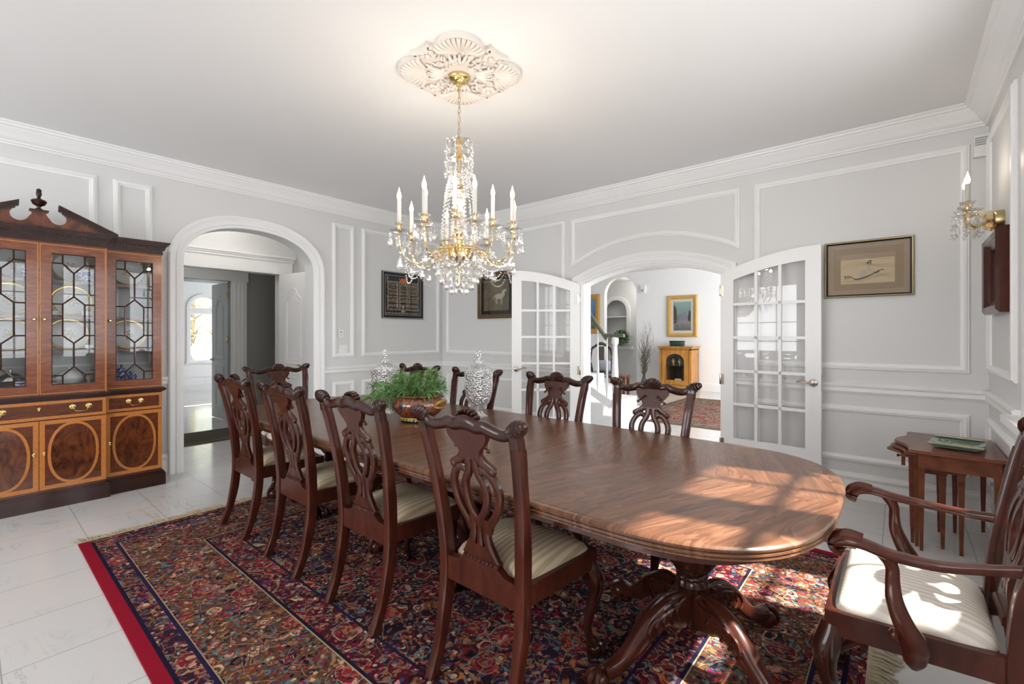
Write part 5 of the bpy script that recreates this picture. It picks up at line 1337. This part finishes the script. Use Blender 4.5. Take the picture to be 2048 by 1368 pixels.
prism(bm, [(-4.275, 1.62), (-4.19, 1.62), (-4.20, 1.95), (-4.23, 2.02), (-4.275, 2.08)], ff2, .008, .0105); prism(bm, [(-3.93, 1.66), (-3.86, 1.66), (-3.86, 1.90), (-3.90, 1.93)], ff2, .008, .0105)
obj('buildings', bm, mat('dark_umber', (.07, .05, .045), .8), p)
bm = bmesh.new()
prism(bm, [(-4.15, 1.66), (-4.14, 1.76), (-4.09, 1.80), (-4.07, 1.88), (-4.05, 1.80), (-4.01, 1.79), (-3.99, 1.93), (-3.97, 1.80), (-3.93, 1.78), (-3.93, 1.66)], ff2, .008, .0105)
obj('far_towers', bm, mat('violet_grey', (.24, .22, .30), .8), p)
bm = bmesh.new(); rr = random.Random(3)
for k in range(30): x = rr.uniform(-4.26, -3.87); z = rr.uniform(1.60, 1.67); box(bm, x, x + .010, FY - .012, FY - .0085, z, z + .03)
obj('street_figures', bm, mat('pale_strokes', (.42, .38, .32), .8), p)
p = picture('', ff2, -7.15, -6.33, 1.37, 2.46, [(0, 0), (0, .04), (.03, .06), (.09, .05), (.13, .03), (.14, 0)], GF, 'gold-framed painting left of the foyer arch, behind the stair railing', CREAM, .0, paintmat('garden_painting', (.12, .22, .40), (.20, .26, .12), (.05, .10, .05), 1.4, 2.2))

# ================================================================== TABLE CENTREPIECE
def jar(name, loc, lb, s=1.0):
    t = empty(name, loc, 0, lb, 'jar', 'lidded crystal jars on the dining table')
    bm = bmesh.new(); lathe(bm, [(.060 * s, 0), (.062 * s, .006), (.050 * s, .012), (.030 * s, .030), (.026 * s, .045), (.040 * s, .060), (.066 * s, .090), (.084 * s, .130), (.092 * s, .18), (.096 * s, .26), (.098 * s, .315), (.092 * s, .315), (.088 * s, .26), (.084 * s, .18), (.075 * s, .135), (.055 * s, .10), (.02 * s, .075), (1e-7, .07)], n=48, rib=.012, ribn=24); obj('body', bm, CUT, t)
    bm = bmesh.new()
    for k in range(8):      # raised arches cut round the body
        a0 = k * PI / 4
        P = []
        for f_, z in ((-.8, .15), (-.85, .22), (-.55, .262), (0, .278), (.55, .262), (.85, .22), (.8, .15)):
            a = a0 + f_ * .36; r = (.088 if z < .2 else .0945) * s + .001; P.append((r * math.cos(a), r * math.sin(a), z, .0036))
        csweep(bm, P, 4, n=5)
        csweep(bm, [(.090 * s * math.cos(a0), .090 * s * math.sin(a0), .165, .004), (.0955 * s * math.cos(a0), .0955 * s * math.sin(a0), .235, .004)], 3, n=5)
    for z in (.287, .297, .307): lathe(bm, [(.096 * s, z), (.1005 * s, z + .003), (.096 * s, z + .006)], n=48, rib=.012, ribn=24)
    obj('cut_pattern', bm, CRYS, t)
    bm = bmesh.new(); lathe(bm, [(.101 * s, .317), (.101 * s, .326), (.085 * s, .342), (.045 * s, .362), (.022 * s, .368), (.034 * s, .376), (.037 * s, .388), (.028 * s, .398), (.012, .403), (.010, .410), (.019, .428), (.020, .45), (.013, .468), (1e-7, .474)], n=36, rib=.015, ribn=18); obj('lid', bm, CUT, t)
    return t
jar('crystal_jar', (-2.90, 1.99, TB + .001), 'lidded cut-crystal jar left of the pine greenery, farther from the camera')
jar('crystal_jar', (-2.27, 2.33, TB + .001), 'lidded cut-crystal jar right of the pine greenery', 1.02)
POT = mat('painted_pottery', (.3, .1, .04), .18); t_ = NT(POT); v_ = t_.coord((1, 1, 1)); x_ = t_.n('TexNoise', i_Scale=22.0, i_Detail=3.0, i_Distortion=1.5); t_.l(v_, x_.inputs['Vector'])
t_.l(t_.ramp(x_.outputs['Fac'], [(.34, (.02, .04, .10)), (.40, (.04, .025, .02)), (.47, (.16, .03, .012)), (.54, (.26, .07, .02)), (.60, (.18, .12, .04)), (.66, (.22, .025, .02))]), t_.b.inputs['Base Color']); t_.b.inputs['Coat Weight'].default_value = .5
PCX, PCY = -2.47, 1.955
fp = empty('pottery_planter', (PCX, PCY, TB + .001), math.radians(35), 'painted red-brown pottery planter full of pine greenery in the middle of the table', 'planter')
bm = bmesh.new(); lathe(bm, [(.085, 0), (.09, .012), (.095, .03), (.125, .06), (.150, .095), (.150, .12), (.135, .15), (.128, .158), (.142, .172), (.138, .178), (.12, .165), (.12, .11), (1e-7, .10)], n=40, sx=1.18, sy=.9); obj('bowl', bm, POT, fp)
bm = bmesh.new(); lathe(bm, [(.09, -.0), (.098, .008), (.098, .022), (.094, .028)], n=40, sx=1.18, sy=.9); obj('foot', bm, BLK, fp)
bm = bmesh.new()
for k in range(26):
    a = k * 2 * PI / 26; csweep(bm, [(1.18 * .099 * math.cos(a - .06), .9 * .099 * math.sin(a - .06), .009, .003), (1.18 * .101 * math.cos(a), .9 * .101 * math.sin(a), .021, .003), (1.18 * .099 * math.cos(a + .06), .9 * .099 * math.sin(a + .06), .012, .003)], 3, n=5)
lathe(bm, [(.0985, .024), (.1005, .027), (.0985, .030)], n=40, sx=1.18, sy=.9); obj('scroll_band', bm, GOLD, fp)
bm = bmesh.new()      # open mouth modelled on the right side of the pot
csweep(bm, [(.13, -.085, .115, .008), (.155, -.075, .132, .011), (.180, -.035, .140, .012), (.187, .01, .134, .010), (.175, .05, .12, .007)], 5, n=8); csweep(bm, [(.13, -.085, .108, .007), (.155, -.075, .100, .009), (.178, -.035, .096, .009), (.180, .01, .10, .008), (.172, .05, .11, .006)], 5, n=8)
obj('gilded_mouth', bm, mat('worn_gilding', (.42, .27, .08), .3, .5), fp)
bm = bmesh.new(); ball(bm, (.155, -.02, .118), .026, 10, 8, sc=(.8, 1.8, .7)); obj('red_mouth', bm, mat('red_glaze', (.45, .03, .02), .2), fp)
PN = leafmat('pine_needles', (.03, .12, .025), (.18, .36, .10)); PN.node_tree.nodes['Principled BSDF'].inputs['Roughness'].default_value = .5
for n_ in PN.node_tree.nodes:
    if n_.type == 'TEX_NOISE': n_.inputs['Scale'].default_value = 25
TW = mat('twig', (.14, .08, .04), .9)
rnd = random.Random(11)
def sprig(base, tip, n=60, ln=.075, droop=0, parent=fp):
    base, tip = Vector(base), Vector(tip); mid = (base + tip) / 2 + Vector((0, 0, .03))
    bm = bmesh.new(); C = cr([tuple(base), tuple(mid), tuple(tip)], 8)
    for i in range(n):
        f = i / n; q = Vector(C[int(f * (len(C) - 1))]); d = (tip - mid).normalized()
        v = Vector([rnd.gauss(0, 1) for _ in range(3)]); v = (v - d * v.dot(d)).normalized()
        dirn = (d * rnd.uniform(.3, 1.2) + v * .9); dirn.normalize(); l = ln * rnd.uniform(.7, 1.15)
        e1 = q + dirn * l * .5; e2 = q + dirn * l + Vector((0, 0, -droop * l)); sd = dirn.cross(Vector((rnd.gauss(0, 1), rnd.gauss(0, 1), rnd.gauss(0, 1)))).normalized() * .0015
        a = [bm.verts.new(q + sd), bm.verts.new(q - sd), bm.verts.new(e1 - sd), bm.verts.new(e2), bm.verts.new(e1 + sd)]; bm.faces.new(a)
    o = obj('pine_sprig', bm, PN, parent, smooth=False)
    bm = bmesh.new(); sweep(bm, C, [.003] * len(C), n=5); obj('twig', bm, TW, o)
for k in range(34):
    a = k * 2.4; r = .05 + .11 * math.sqrt((k + 1) / 34); z = .19 + .17 * (1 - (k / 34) ** 1.2) * rnd.uniform(.6, 1.15)
    sprig((.05 * math.cos(a), .04 * math.sin(a), .13), (1.25 * r * math.cos(a), r * math.sin(a), z), 70, .075, .3)
for k, (dx, dy, dz) in enumerate([(-.33, .0, .09), (-.36, -.05, .10), (-.30, .06, .12), (-.31, -.03, .19), (-.24, -.10, .13), (-.2, .12, .2)]):
    sprig((-.08, 0, .17), (dx, dy, dz + .04), 90, .09, .8)
bm = bmesh.new(); mo = [(x, y) for x in (0,) for y in (0,)]
for k in range(260):
    a = rnd.uniform(0, 6.28); r = rnd.uniform(.09, .15); c = Vector((1.18 * r * math.cos(a), .9 * r * math.sin(a), .165 + rnd.uniform(-.01, .02)))
    vs = [bm.verts.new(c + Vector([rnd.uniform(-.012, .012) for _ in range(3)])) for _ in range(3)]; bm.faces.new(vs)
obj('moss', bm, leafmat('moss', (.10, .14, .03), (.30, .18, .06)), fp, smooth=False)

# ================================================================== NEST OF TABLES + GLASS TRAY
def nest(name, loc, x0, x1, y0, y1, zt_, label, legi, glass=False):
    t = empty(name, loc, 0, label, 'side table', 'nest of side tables in the right corner')
    bm = bmesh.new(); N = 14
    P = [(x1, y0), (x1, y1)] + [(x0 + .035 * math.cos(2 * PI * i / N * 1.0) - .012 * math.cos(4 * PI * i / N) - .01, y1 + (y0 - y1) * i / N) for i in range(N + 1)]
    fz = lambda u, v, h: (u, v, h)
    prism(bm, P, fz, zt_ - .012, zt_); mould(bm, P, fz, [(-.006, zt_ - .016), (-.004, zt_ - .005), (.004, zt_ - .001), (.01, zt_ - .016)])
    obj('tabletop', bm, NESTW, t)
    bm = bmesh.new(); a = .022
    box(bm, x0 + .06, x1 - a, y0 + a, y0 + a + .016, zt_ - .11, zt_ - .012); box(bm, x0 + .06, x1 - a, y1 - a - .016, y1 - a, zt_ - .11, zt_ - .012)
    box(bm, x1 - a - .016, x1 - a, y0 + a, y1 - a, zt_ - .11, zt_ - .012)
    obj('apron', bm, NESTW, t, smooth=False)
    for lx in (x0 + .07, x1 - a - .02):
        for ly in (y0 + a + .015, y1 - a - .015):
            bm = bmesh.new(); sweep(bm, [(lx, ly, zt_ - .012), (lx, ly, zt_ - .12), (lx, ly, 0)], [.024, .023, .012], ref=(0, 1, 0), n=4, sq=2)
            obj('leg', bm, NESTW, t, smooth=False)
    return t
n1 = nest('side_table', (0, 0, 0), .035, .478, 3.80, 4.50, .625, 'largest reddish side table of the nest, holding the glass tray', 0)
n2 = nest('side_table', (0, 0, 0), .015, .33, 3.86, 4.36, .598, 'middle side table tucked under the largest one of the nest', 1)
n3 = nest('side_table', (0, 0, 0), -.005, .25, 3.91, 4.31, .572, 'smallest side table at the bottom of the nest, with a front knob', 2)
bm = bmesh.new(); prism(bm, [(3.95, .49), (3.95, .56), (4.27, .56), (4.27, .49), (4.20, .50), (4.11, .475), (4.02, .50)], lambda u, v, h: (.02 + h, u, v), -.01, .01); obj('drawer_front', bm, NESTW, n3, smooth=False)
bm = bmesh.new(); lathe(bm, [(.006, 0), (.005, .01), (.011, .016), (.010, .022), (1e-7, .025)], (.01, 4.11, .52), 12, Matrix.Rotation(-PI / 2, 3, 'Y')); obj('knob', bm, DMAH, n3)
GT = mat('green_glass_tray', (.30, .46, .42), .08); GT.node_tree.nodes['Principled BSDF'].inputs['Transmission Weight'].default_value = .25
GOLDL = mat('gold_leaf', (.50, .40, .18), .35, .4)
tr = empty('glass_tray', (.285, 4.09, .626), math.radians(-8), 'rectangular green and gold glass tray on the largest side table', 'tray')
bm = bmesh.new(); prism(bm, rect(-.10, .10, -.14, .14), lambda u, v, h: (u, v, h), .010, .016); mould(bm, rect(-.125, .125, -.165, .165), lambda u, v, h: (u, v, h), [(0, .028), (0, .032), (.028, .017), (.028, .010)])
for k in range(5): csweep(bm, [(-.08 + .03 * k, -.1, .017, .005), (-.06 + .03 * k, 0, .019, .006), (-.085 + .035 * k, .1, .017, .005)], 4, n=6)
obj('dish', bm, GT, tr)
for s in (-1, 1):
    a, b = sorted((s * .168, s * .13)); bm = BX(-.126, .126, a, b, .033, .036); obj('gold_edge', bm, GOLDL, tr, smooth=False)
bm = bmesh.new()
for x in (-.07, .07):
    for y in (-.09, .09): ball(bm, (x, y, .006), .0065, 8, 6)
obj('foot', bm, GT, tr)

# ================================================================== SMALL WALL FITTINGS
t = empty('thermostat', (0, 0, 0), 0, 'small white wall control above the light switch on the left wall', 'control')
bm = bmesh.new(); prism(bm, rect(3.005, 3.065, 1.31, 1.405), fL, 0, .016); obj('housing', bm, PLAST, t, smooth=False)
bm = bmesh.new(); prism(bm, rect(3.022, 3.048, 1.368, 1.382), fL, .016, .018); prism(bm, rect(3.030, 3.040, 1.335, 1.345), fL, .016, .018); obj('display', bm, mat('grey_plastic', (.3, .3, .3), .5), t, smooth=False)
t = empty('light_switch', (0, 0, 0), 0, 'white double light switch plate on the left wall beside the arch', 'switch')
bm = bmesh.new(); prism(bm, rect(3.01, 3.125, 1.10, 1.215), fL, 0, .007); obj('plate', bm, PLAST, t, smooth=False)
for u in (3.030, 3.078):
    bm = bmesh.new(); prism(bm, rect(u, u + .03, 1.123, 1.192), fL, .006, .011); obj('rocker', bm, PLAST, t, smooth=False)
t = empty('wall_outlet', (0, 0, 0), 0, 'white wall outlet with a black plug low on the back wall', 'outlet')
bm = bmesh.new(); prism(bm, rect(-4.38, -4.30, .29, .41), fB, 0, .008); obj('plate', bm, PLAST, t, smooth=False)
bm = bmesh.new(); prism(bm, rect(-4.355, -4.325, .30, .345), fB, .006, .035); obj('plug', bm, BLACK, t, smooth=False)
t = empty('alarm_siren', (0, 0, 0), 0, 'white louvred alarm box high in the right back corner', 'alarm')
bm = bmesh.new(); prism(bm, rect(.41, .488, 2.62, 2.775), fB, 0, .05); obj('housing', bm, PLAST, t, smooth=False)
bm = bmesh.new()
for k in range(4): prism(bm, rect(.416, .482, 2.70 + .016 * k, 2.708 + .016 * k), fB, .05, .053)
obj('louvre', bm, mat('louvre_grey', (.35, .35, .35), .6), t, smooth=False)
t = empty('motion_sensor', (0, 0, 0), 0, 'small white motion sensor high on the foyer wall', 'sensor')
bm = bmesh.new(); prism(bm, rect(-5.12, -5.0, 2.42, 2.62), ffy, 0, .06); obj('housing', bm, PLAST, t, smooth=False)
bm = bmesh.new(); ball(bm, ffy(-5.06, 2.48, .06), .03, 10, 6); obj('lens', bm, mat('grey_lens', (.3, .3, .3), .3), t)

# curtains on the right-hand windows
CUR = mat('sheer_curtain', (.72, .70, .72), .9)
CUR.node_tree.nodes['Principled BSDF'].inputs['Transmission Weight'].default_value = 0.0
for i, (a, b, z0, lb) in enumerate([(2.36, 2.80, 1.75, 'pale gathered curtain between the two far windows of the right wall'), (1.66, 1.80, .98, 'narrow pale curtain gathered on the mullion of the right wall windows')]):
    bm = bmesh.new(); n = int((b - a) / .006)
    prev = None
    for k in range(n + 1):
        y = a + (b - a) * k / n; x = R - .05 + .018 * math.sin((y - a) * 75)
        row = [bm.verts.new((x + .004 * math.sin(z * 5 + y * 9), y, z)) for z in (z0, (z0 + ZH) / 2, ZH + .04)]
        if prev: 
            for q in range(2): bm.faces.new((prev[q], row[q], row[q + 1], prev[q + 1]))
        prev = row
    bmesh.ops.solidify(bm, geom=bm.faces[:], thickness=.002)
    obj('curtain', bm, CUR, label=lb, cat='curtain', group='curtains at the right wall windows')

# ================================================================== FOYER FURNITURE
fc = empty('display_cabinet', (-4.04, 11.02, 0), 0, 'golden wood display cabinet with an arched glass door in the foyer', 'cabinet')
bm = bmesh.new(); w, dd = .375, .26
for k, (o, z0, z1) in enumerate([(.03, .04, .13), (.018, .13, .15), (.0, .15, .16), (.0, .98, 1.0), (.012, 1.0, 1.02), (.03, 1.02, 1.04), (.045, 1.04, 1.065)]): box(bm, -w - o, w + o, -dd - o, dd - .01, z0, z1)
for s in (-1, 1): a, b = sorted((s * w, s * (w - .06))); box(bm, a, b, -dd, dd - .01, .15, 1.0); a, b = sorted((s * (w - .015), s * (w - .045))); box(bm, a, b, -dd - .012, -dd, .17, .97)
box(bm, -w, w, dd - .03, dd - .01, .15, 1.0)
obj('case', bm, PINEW, fc, smooth=False)
bm = bmesh.new()
for x in (-.3, .3):
    for y in (-.2, .2): lathe(bm, [(.03, 0), (.035, .02), (.02, .045)], (x, y, 0), 10)
obj('foot', bm, DMAH, fc)
bm = bmesh.new(); f = lambda u, v, h: (u, -dd - h, v)
ap = [(.215 * math.cos(PI * i / 14), .72 + .17 * math.sin(PI * i / 14)) for i in range(15)]
prism(bm, [(0, .27), (.215, .27)] + ap[:8] + [(0, .89), (0, .975), (.312, .975), (.312, .165), (0, .165)], f, 0, .02); prism(bm, [(0, .27), (-.215, .27)] + ap[::-1][:8] + [(0, .89), (0, .975), (-.312, .975), (-.312, .165), (0, .165)], f, 0, .02)
bm.normal_update(); door = obj('door', bm, PINEW, fc, smooth=False)
bm = bmesh.new(); prism(bm, [(.22, .265)] + ap + [(-.22, .265)], f, -.004, -.001); obj('glass', bm, CPANE, door, smooth=False)
bm = bmesh.new(); box(bm, -.3, .3, dd - .05, dd - .03, .16, .98); box(bm, -.31, .31, -.2, .2, .60, .612); obj('interior', bm, BLACK, fc, smooth=False)
for i, (x, z, lb) in enumerate([(-.10, .612, 'gilded vase on the left of the shelf inside the golden foyer cabinet'), (.05, .612, 'gilded vase on the right of the shelf inside the golden foyer cabinet')]):
    bm = bmesh.new(); lathe(bm, [(.03, 0), (.02, .02), (.045, .07), (.05, .11), (.02, .14), (.028, .16), (1e-7, .16)], n=12); obj('gilded_vase', bm, GOLD, loc=(-4.04 + x, 10.92, z), label=lb, cat='vase', group='vases in the foyer cabinet')
bm = bmesh.new(); box(bm, -.07, .09, -.005, .005, 0, .14, bev=.002); obj('white_card', bm, CREAM, loc=(-4.0, 10.82, .162), label='cream card standing at the bottom of the golden foyer cabinet', cat='card')
gb = empty('green_box', (-4.08, 11.0, 1.065), 0, 'dark green box on top of the golden foyer cabinet', 'box')
bm = bmesh.new(); box(bm, -.15, .15, -.10, .10, .0, .11, bev=.015); obj('case', bm, mat('dark_green', (.015, .05, .04), .5), gb)
bm = bmesh.new(); box(bm, -.16, .16, -.11, .11, .105, .13, bev=.008); obj('lid', bm, mat('dark_green_lid', (.02, .06, .05), .4), gb)
vs = empty('floor_vase', (-4.90, 10.95, 0), 0, 'tall floor vase of curly willow branches left of the golden foyer cabinet', 'vase')
bm = bmesh.new(); lathe(bm, [(.06, 0), (.065, .02), (.045, .06), (.075, .16), (.05, .24), (.035, .27), (.045, .29), (.03, .29)], n=20); obj('vase_body', bm, mat('grey_vase', (.10, .10, .09), .4), vs)
rnd = random.Random(5); bm = bmesh.new()
for k in range(36):
    a = rnd.uniform(0, 6.28); sp_ = rnd.uniform(.04, .26); hgt = rnd.uniform(1.0, 1.72); P = []
    for i in range(9):
        f_ = i / 8; w_ = .028 * math.sin(i * 1.9 + k) * (f_ > .2); P.append((sp_ * f_ * math.cos(a) + w_, .6 * sp_ * f_ * math.sin(a) + .7 * w_, .22 + (hgt - .22) * f_, .0075 * (1 - .75 * f_)))
    csweep(bm, P, 3, n=4)
obj('branches', bm, mat('willow', (.16, .14, .10), .9), vs)
PAL2 = [(.22, .11, .08), (.07, .08, .08), (.30, .20, .14), (.12, .12, .09), (.34, .28, .20), (.15, .07, .06), (.22, .20, .17)]
o = obj('foyer_rug', BX(-1.15, 1.15, -1.55, 1.55, .001, .010, bev=.003), rugmat('foyer_carpet', 1.15, 1.55, PAL2, (.30, .24, .16), [(0, (.16, .14, .09)), (.06, (.22, .17, .12)), (.3, (.20, .11, .08)), (.35, (.24, .13, .10))], 22, bandc=(.16, .12, .08)), smooth=False, label='faded red and olive oriental rug on the foyer floor', cat='rug', loc=(-2.30, 8.35, 0))
# black lacquer chairs and side tables behind the railing
LAC = wood('black_lacquer_wood', (.015, .012, .010), (.05, .03, .02), (6, 6, 6), .25, .4)
def lchair(loc, rz, lb):
    t = empty('lacquer_chair', loc, rz, lb, 'chair'); 
    for sx in (-1, 1):
        for y, zt2 in ((-.22, .46), (.20, 1.06)):
            bm = bmesh.new(); csweep(bm, [(sx * .25, y, 0, .02), (sx * .25, y, .3, .018), (sx * .25, y, .46, .02)] + ([(sx * .25, y + .02, .8, .018), (sx * .20, y + .05, zt2, .02)] if zt2 > .5 else []), 4, n=6); obj('leg', bm, LAC, t)
    bm = bmesh.new(); box(bm, -.28, .28, -.25, .24, .43, .48, bev=.01); obj('seat', bm, LAC, t)
    bm = bmesh.new(); csweep(bm, [(-.24, .23, .98, .025), (-.12, .25, 1.08, .03), (0, .25, 1.13, .04), (.12, .25, 1.08, .03), (.24, .23, .98, .025)], 5, n=8); box(bm, -.07, .07, .22, .24, .48, 1.06); obj('backrest', bm, LAC, t)
    for sx in (-1, 1):
        bm = bmesh.new(); csweep(bm, [(sx * .25, .2, .72, .016), (sx * .29, .0, .72, .018), (sx * .30, -.16, .70, .02), (sx * .28, -.20, .62, .018), (sx * .26, -.20, .47, .016)], 4, n=7); obj('armrest', bm, LAC, t)
    bm = bmesh.new(); ball(bm, (0, -.0, .56), .14, 12, 8, sc=(1.1, .5, .7)); return t
lc = lchair((-5.28, 9.55, 0), math.radians(38), 'black lacquer armchair with a pale cushion behind the foyer stair railing')
bm = bmesh.new(); box(bm, -.17, .17, .02, .14, 0, .26, bev=.05); obj('throw_pillow', bm, mat('pale_cushion', (.45, .47, .55), .9), loc=(-5.31, 9.57, .482), label='pale blue-grey cushion on the black lacquer chair in the foyer', cat='cushion')
wb_ = empty('wooden_bench', (-4.62, 9.0, 0), math.radians(10), 'low brown wooden stool right of the newel post in the foyer', 'stool')
bm = bmesh.new(); box(bm, -.22, .22, -.2, .2, .42, .48, bev=.01); obj('seat', bm, CABL, wb_)
for sx in (-1, 1):
    for sy in (-1, 1): bm = bmesh.new(); box(bm, sx * .18 - .025, sx * .18 + .025, sy * .16 - .025, sy * .16 + .025, 0, .42); obj('leg', bm, CABL, wb_, smooth=False)
def plant(loc, s, n, lb, pot=True, h=.35):
    t = empty('potted_plant', loc, 0, lb, 'plant'); r = random.Random(int(s * 100))
    bm = bmesh.new(); lathe(bm, [(.09 * s, 0), (.12 * s, .16 * s), (.13 * s, .2 * s), (.1 * s, .2 * s)], n=16); obj('pot', bm, mat('grey_pot', (.2, .18, .15), .6), t)
    bm = bmesh.new()
    for k in range(n):
        a = r.uniform(0, 6.28); e = r.uniform(-.2, 1.4); l = s * r.uniform(.2, .5); d = Vector((math.cos(a) * math.cos(e), math.sin(a) * math.cos(e), math.sin(e))); c = Vector((0, 0, .2 * s)) + d * l
        sd = d.cross(Vector((0, 0, 1))).normalized() * .045 * s; up = d * .09 * s; v = [bm.verts.new(c - up), bm.verts.new(c + sd), bm.verts.new(c + up + Vector((0, 0, -.02 * s))), bm.verts.new(c - sd)]; bm.faces.new(v)
        if k % 6 == 0: sweep(bm, [(0, 0, .15 * s), c], .004, n=4)
    obj('foliage', bm, GREEN, t, smooth=False); return t
plant((-6.42, 12.72, 1.0), .7, 260, 'green houseplant on the ledge of the arched niche beyond the foyer')
plant((-4.95, 8.3, 0), .7, 160, 'green leafy plant on the foyer floor behind the stair stringer')

# ================================================================== put every thing's own Empty at the base of the thing
bpy.context.view_layer.update()
for e in [o for o in COL.objects if o.type == 'EMPTY' and o.parent is None and o.location.length < 1e-6 and o.rotation_euler.z == 0]:
    ch = kids(e); pts = []
    for c in ch:
        if c.type == 'MESH': pts += [c.location + Vector(p) for p in c.bound_box]
    if not pts: continue
    lo = [min(p[i] for p in pts) for i in range(3)]; hi = [max(p[i] for p in pts) for i in range(3)]
    base = Vector(((lo[0] + hi[0]) / 2, (lo[1] + hi[1]) / 2, lo[2]))
    e.location = base
    for c in ch: c.location = c.location - base
for e in [o for o in COL.objects if o.type == 'EMPTY' and o.get('category') in ('chandelier',)]:
    base = Vector((0, 0, 1.60)); e.location = e.location + base
    for c in kids(e): c.location = c.location - base
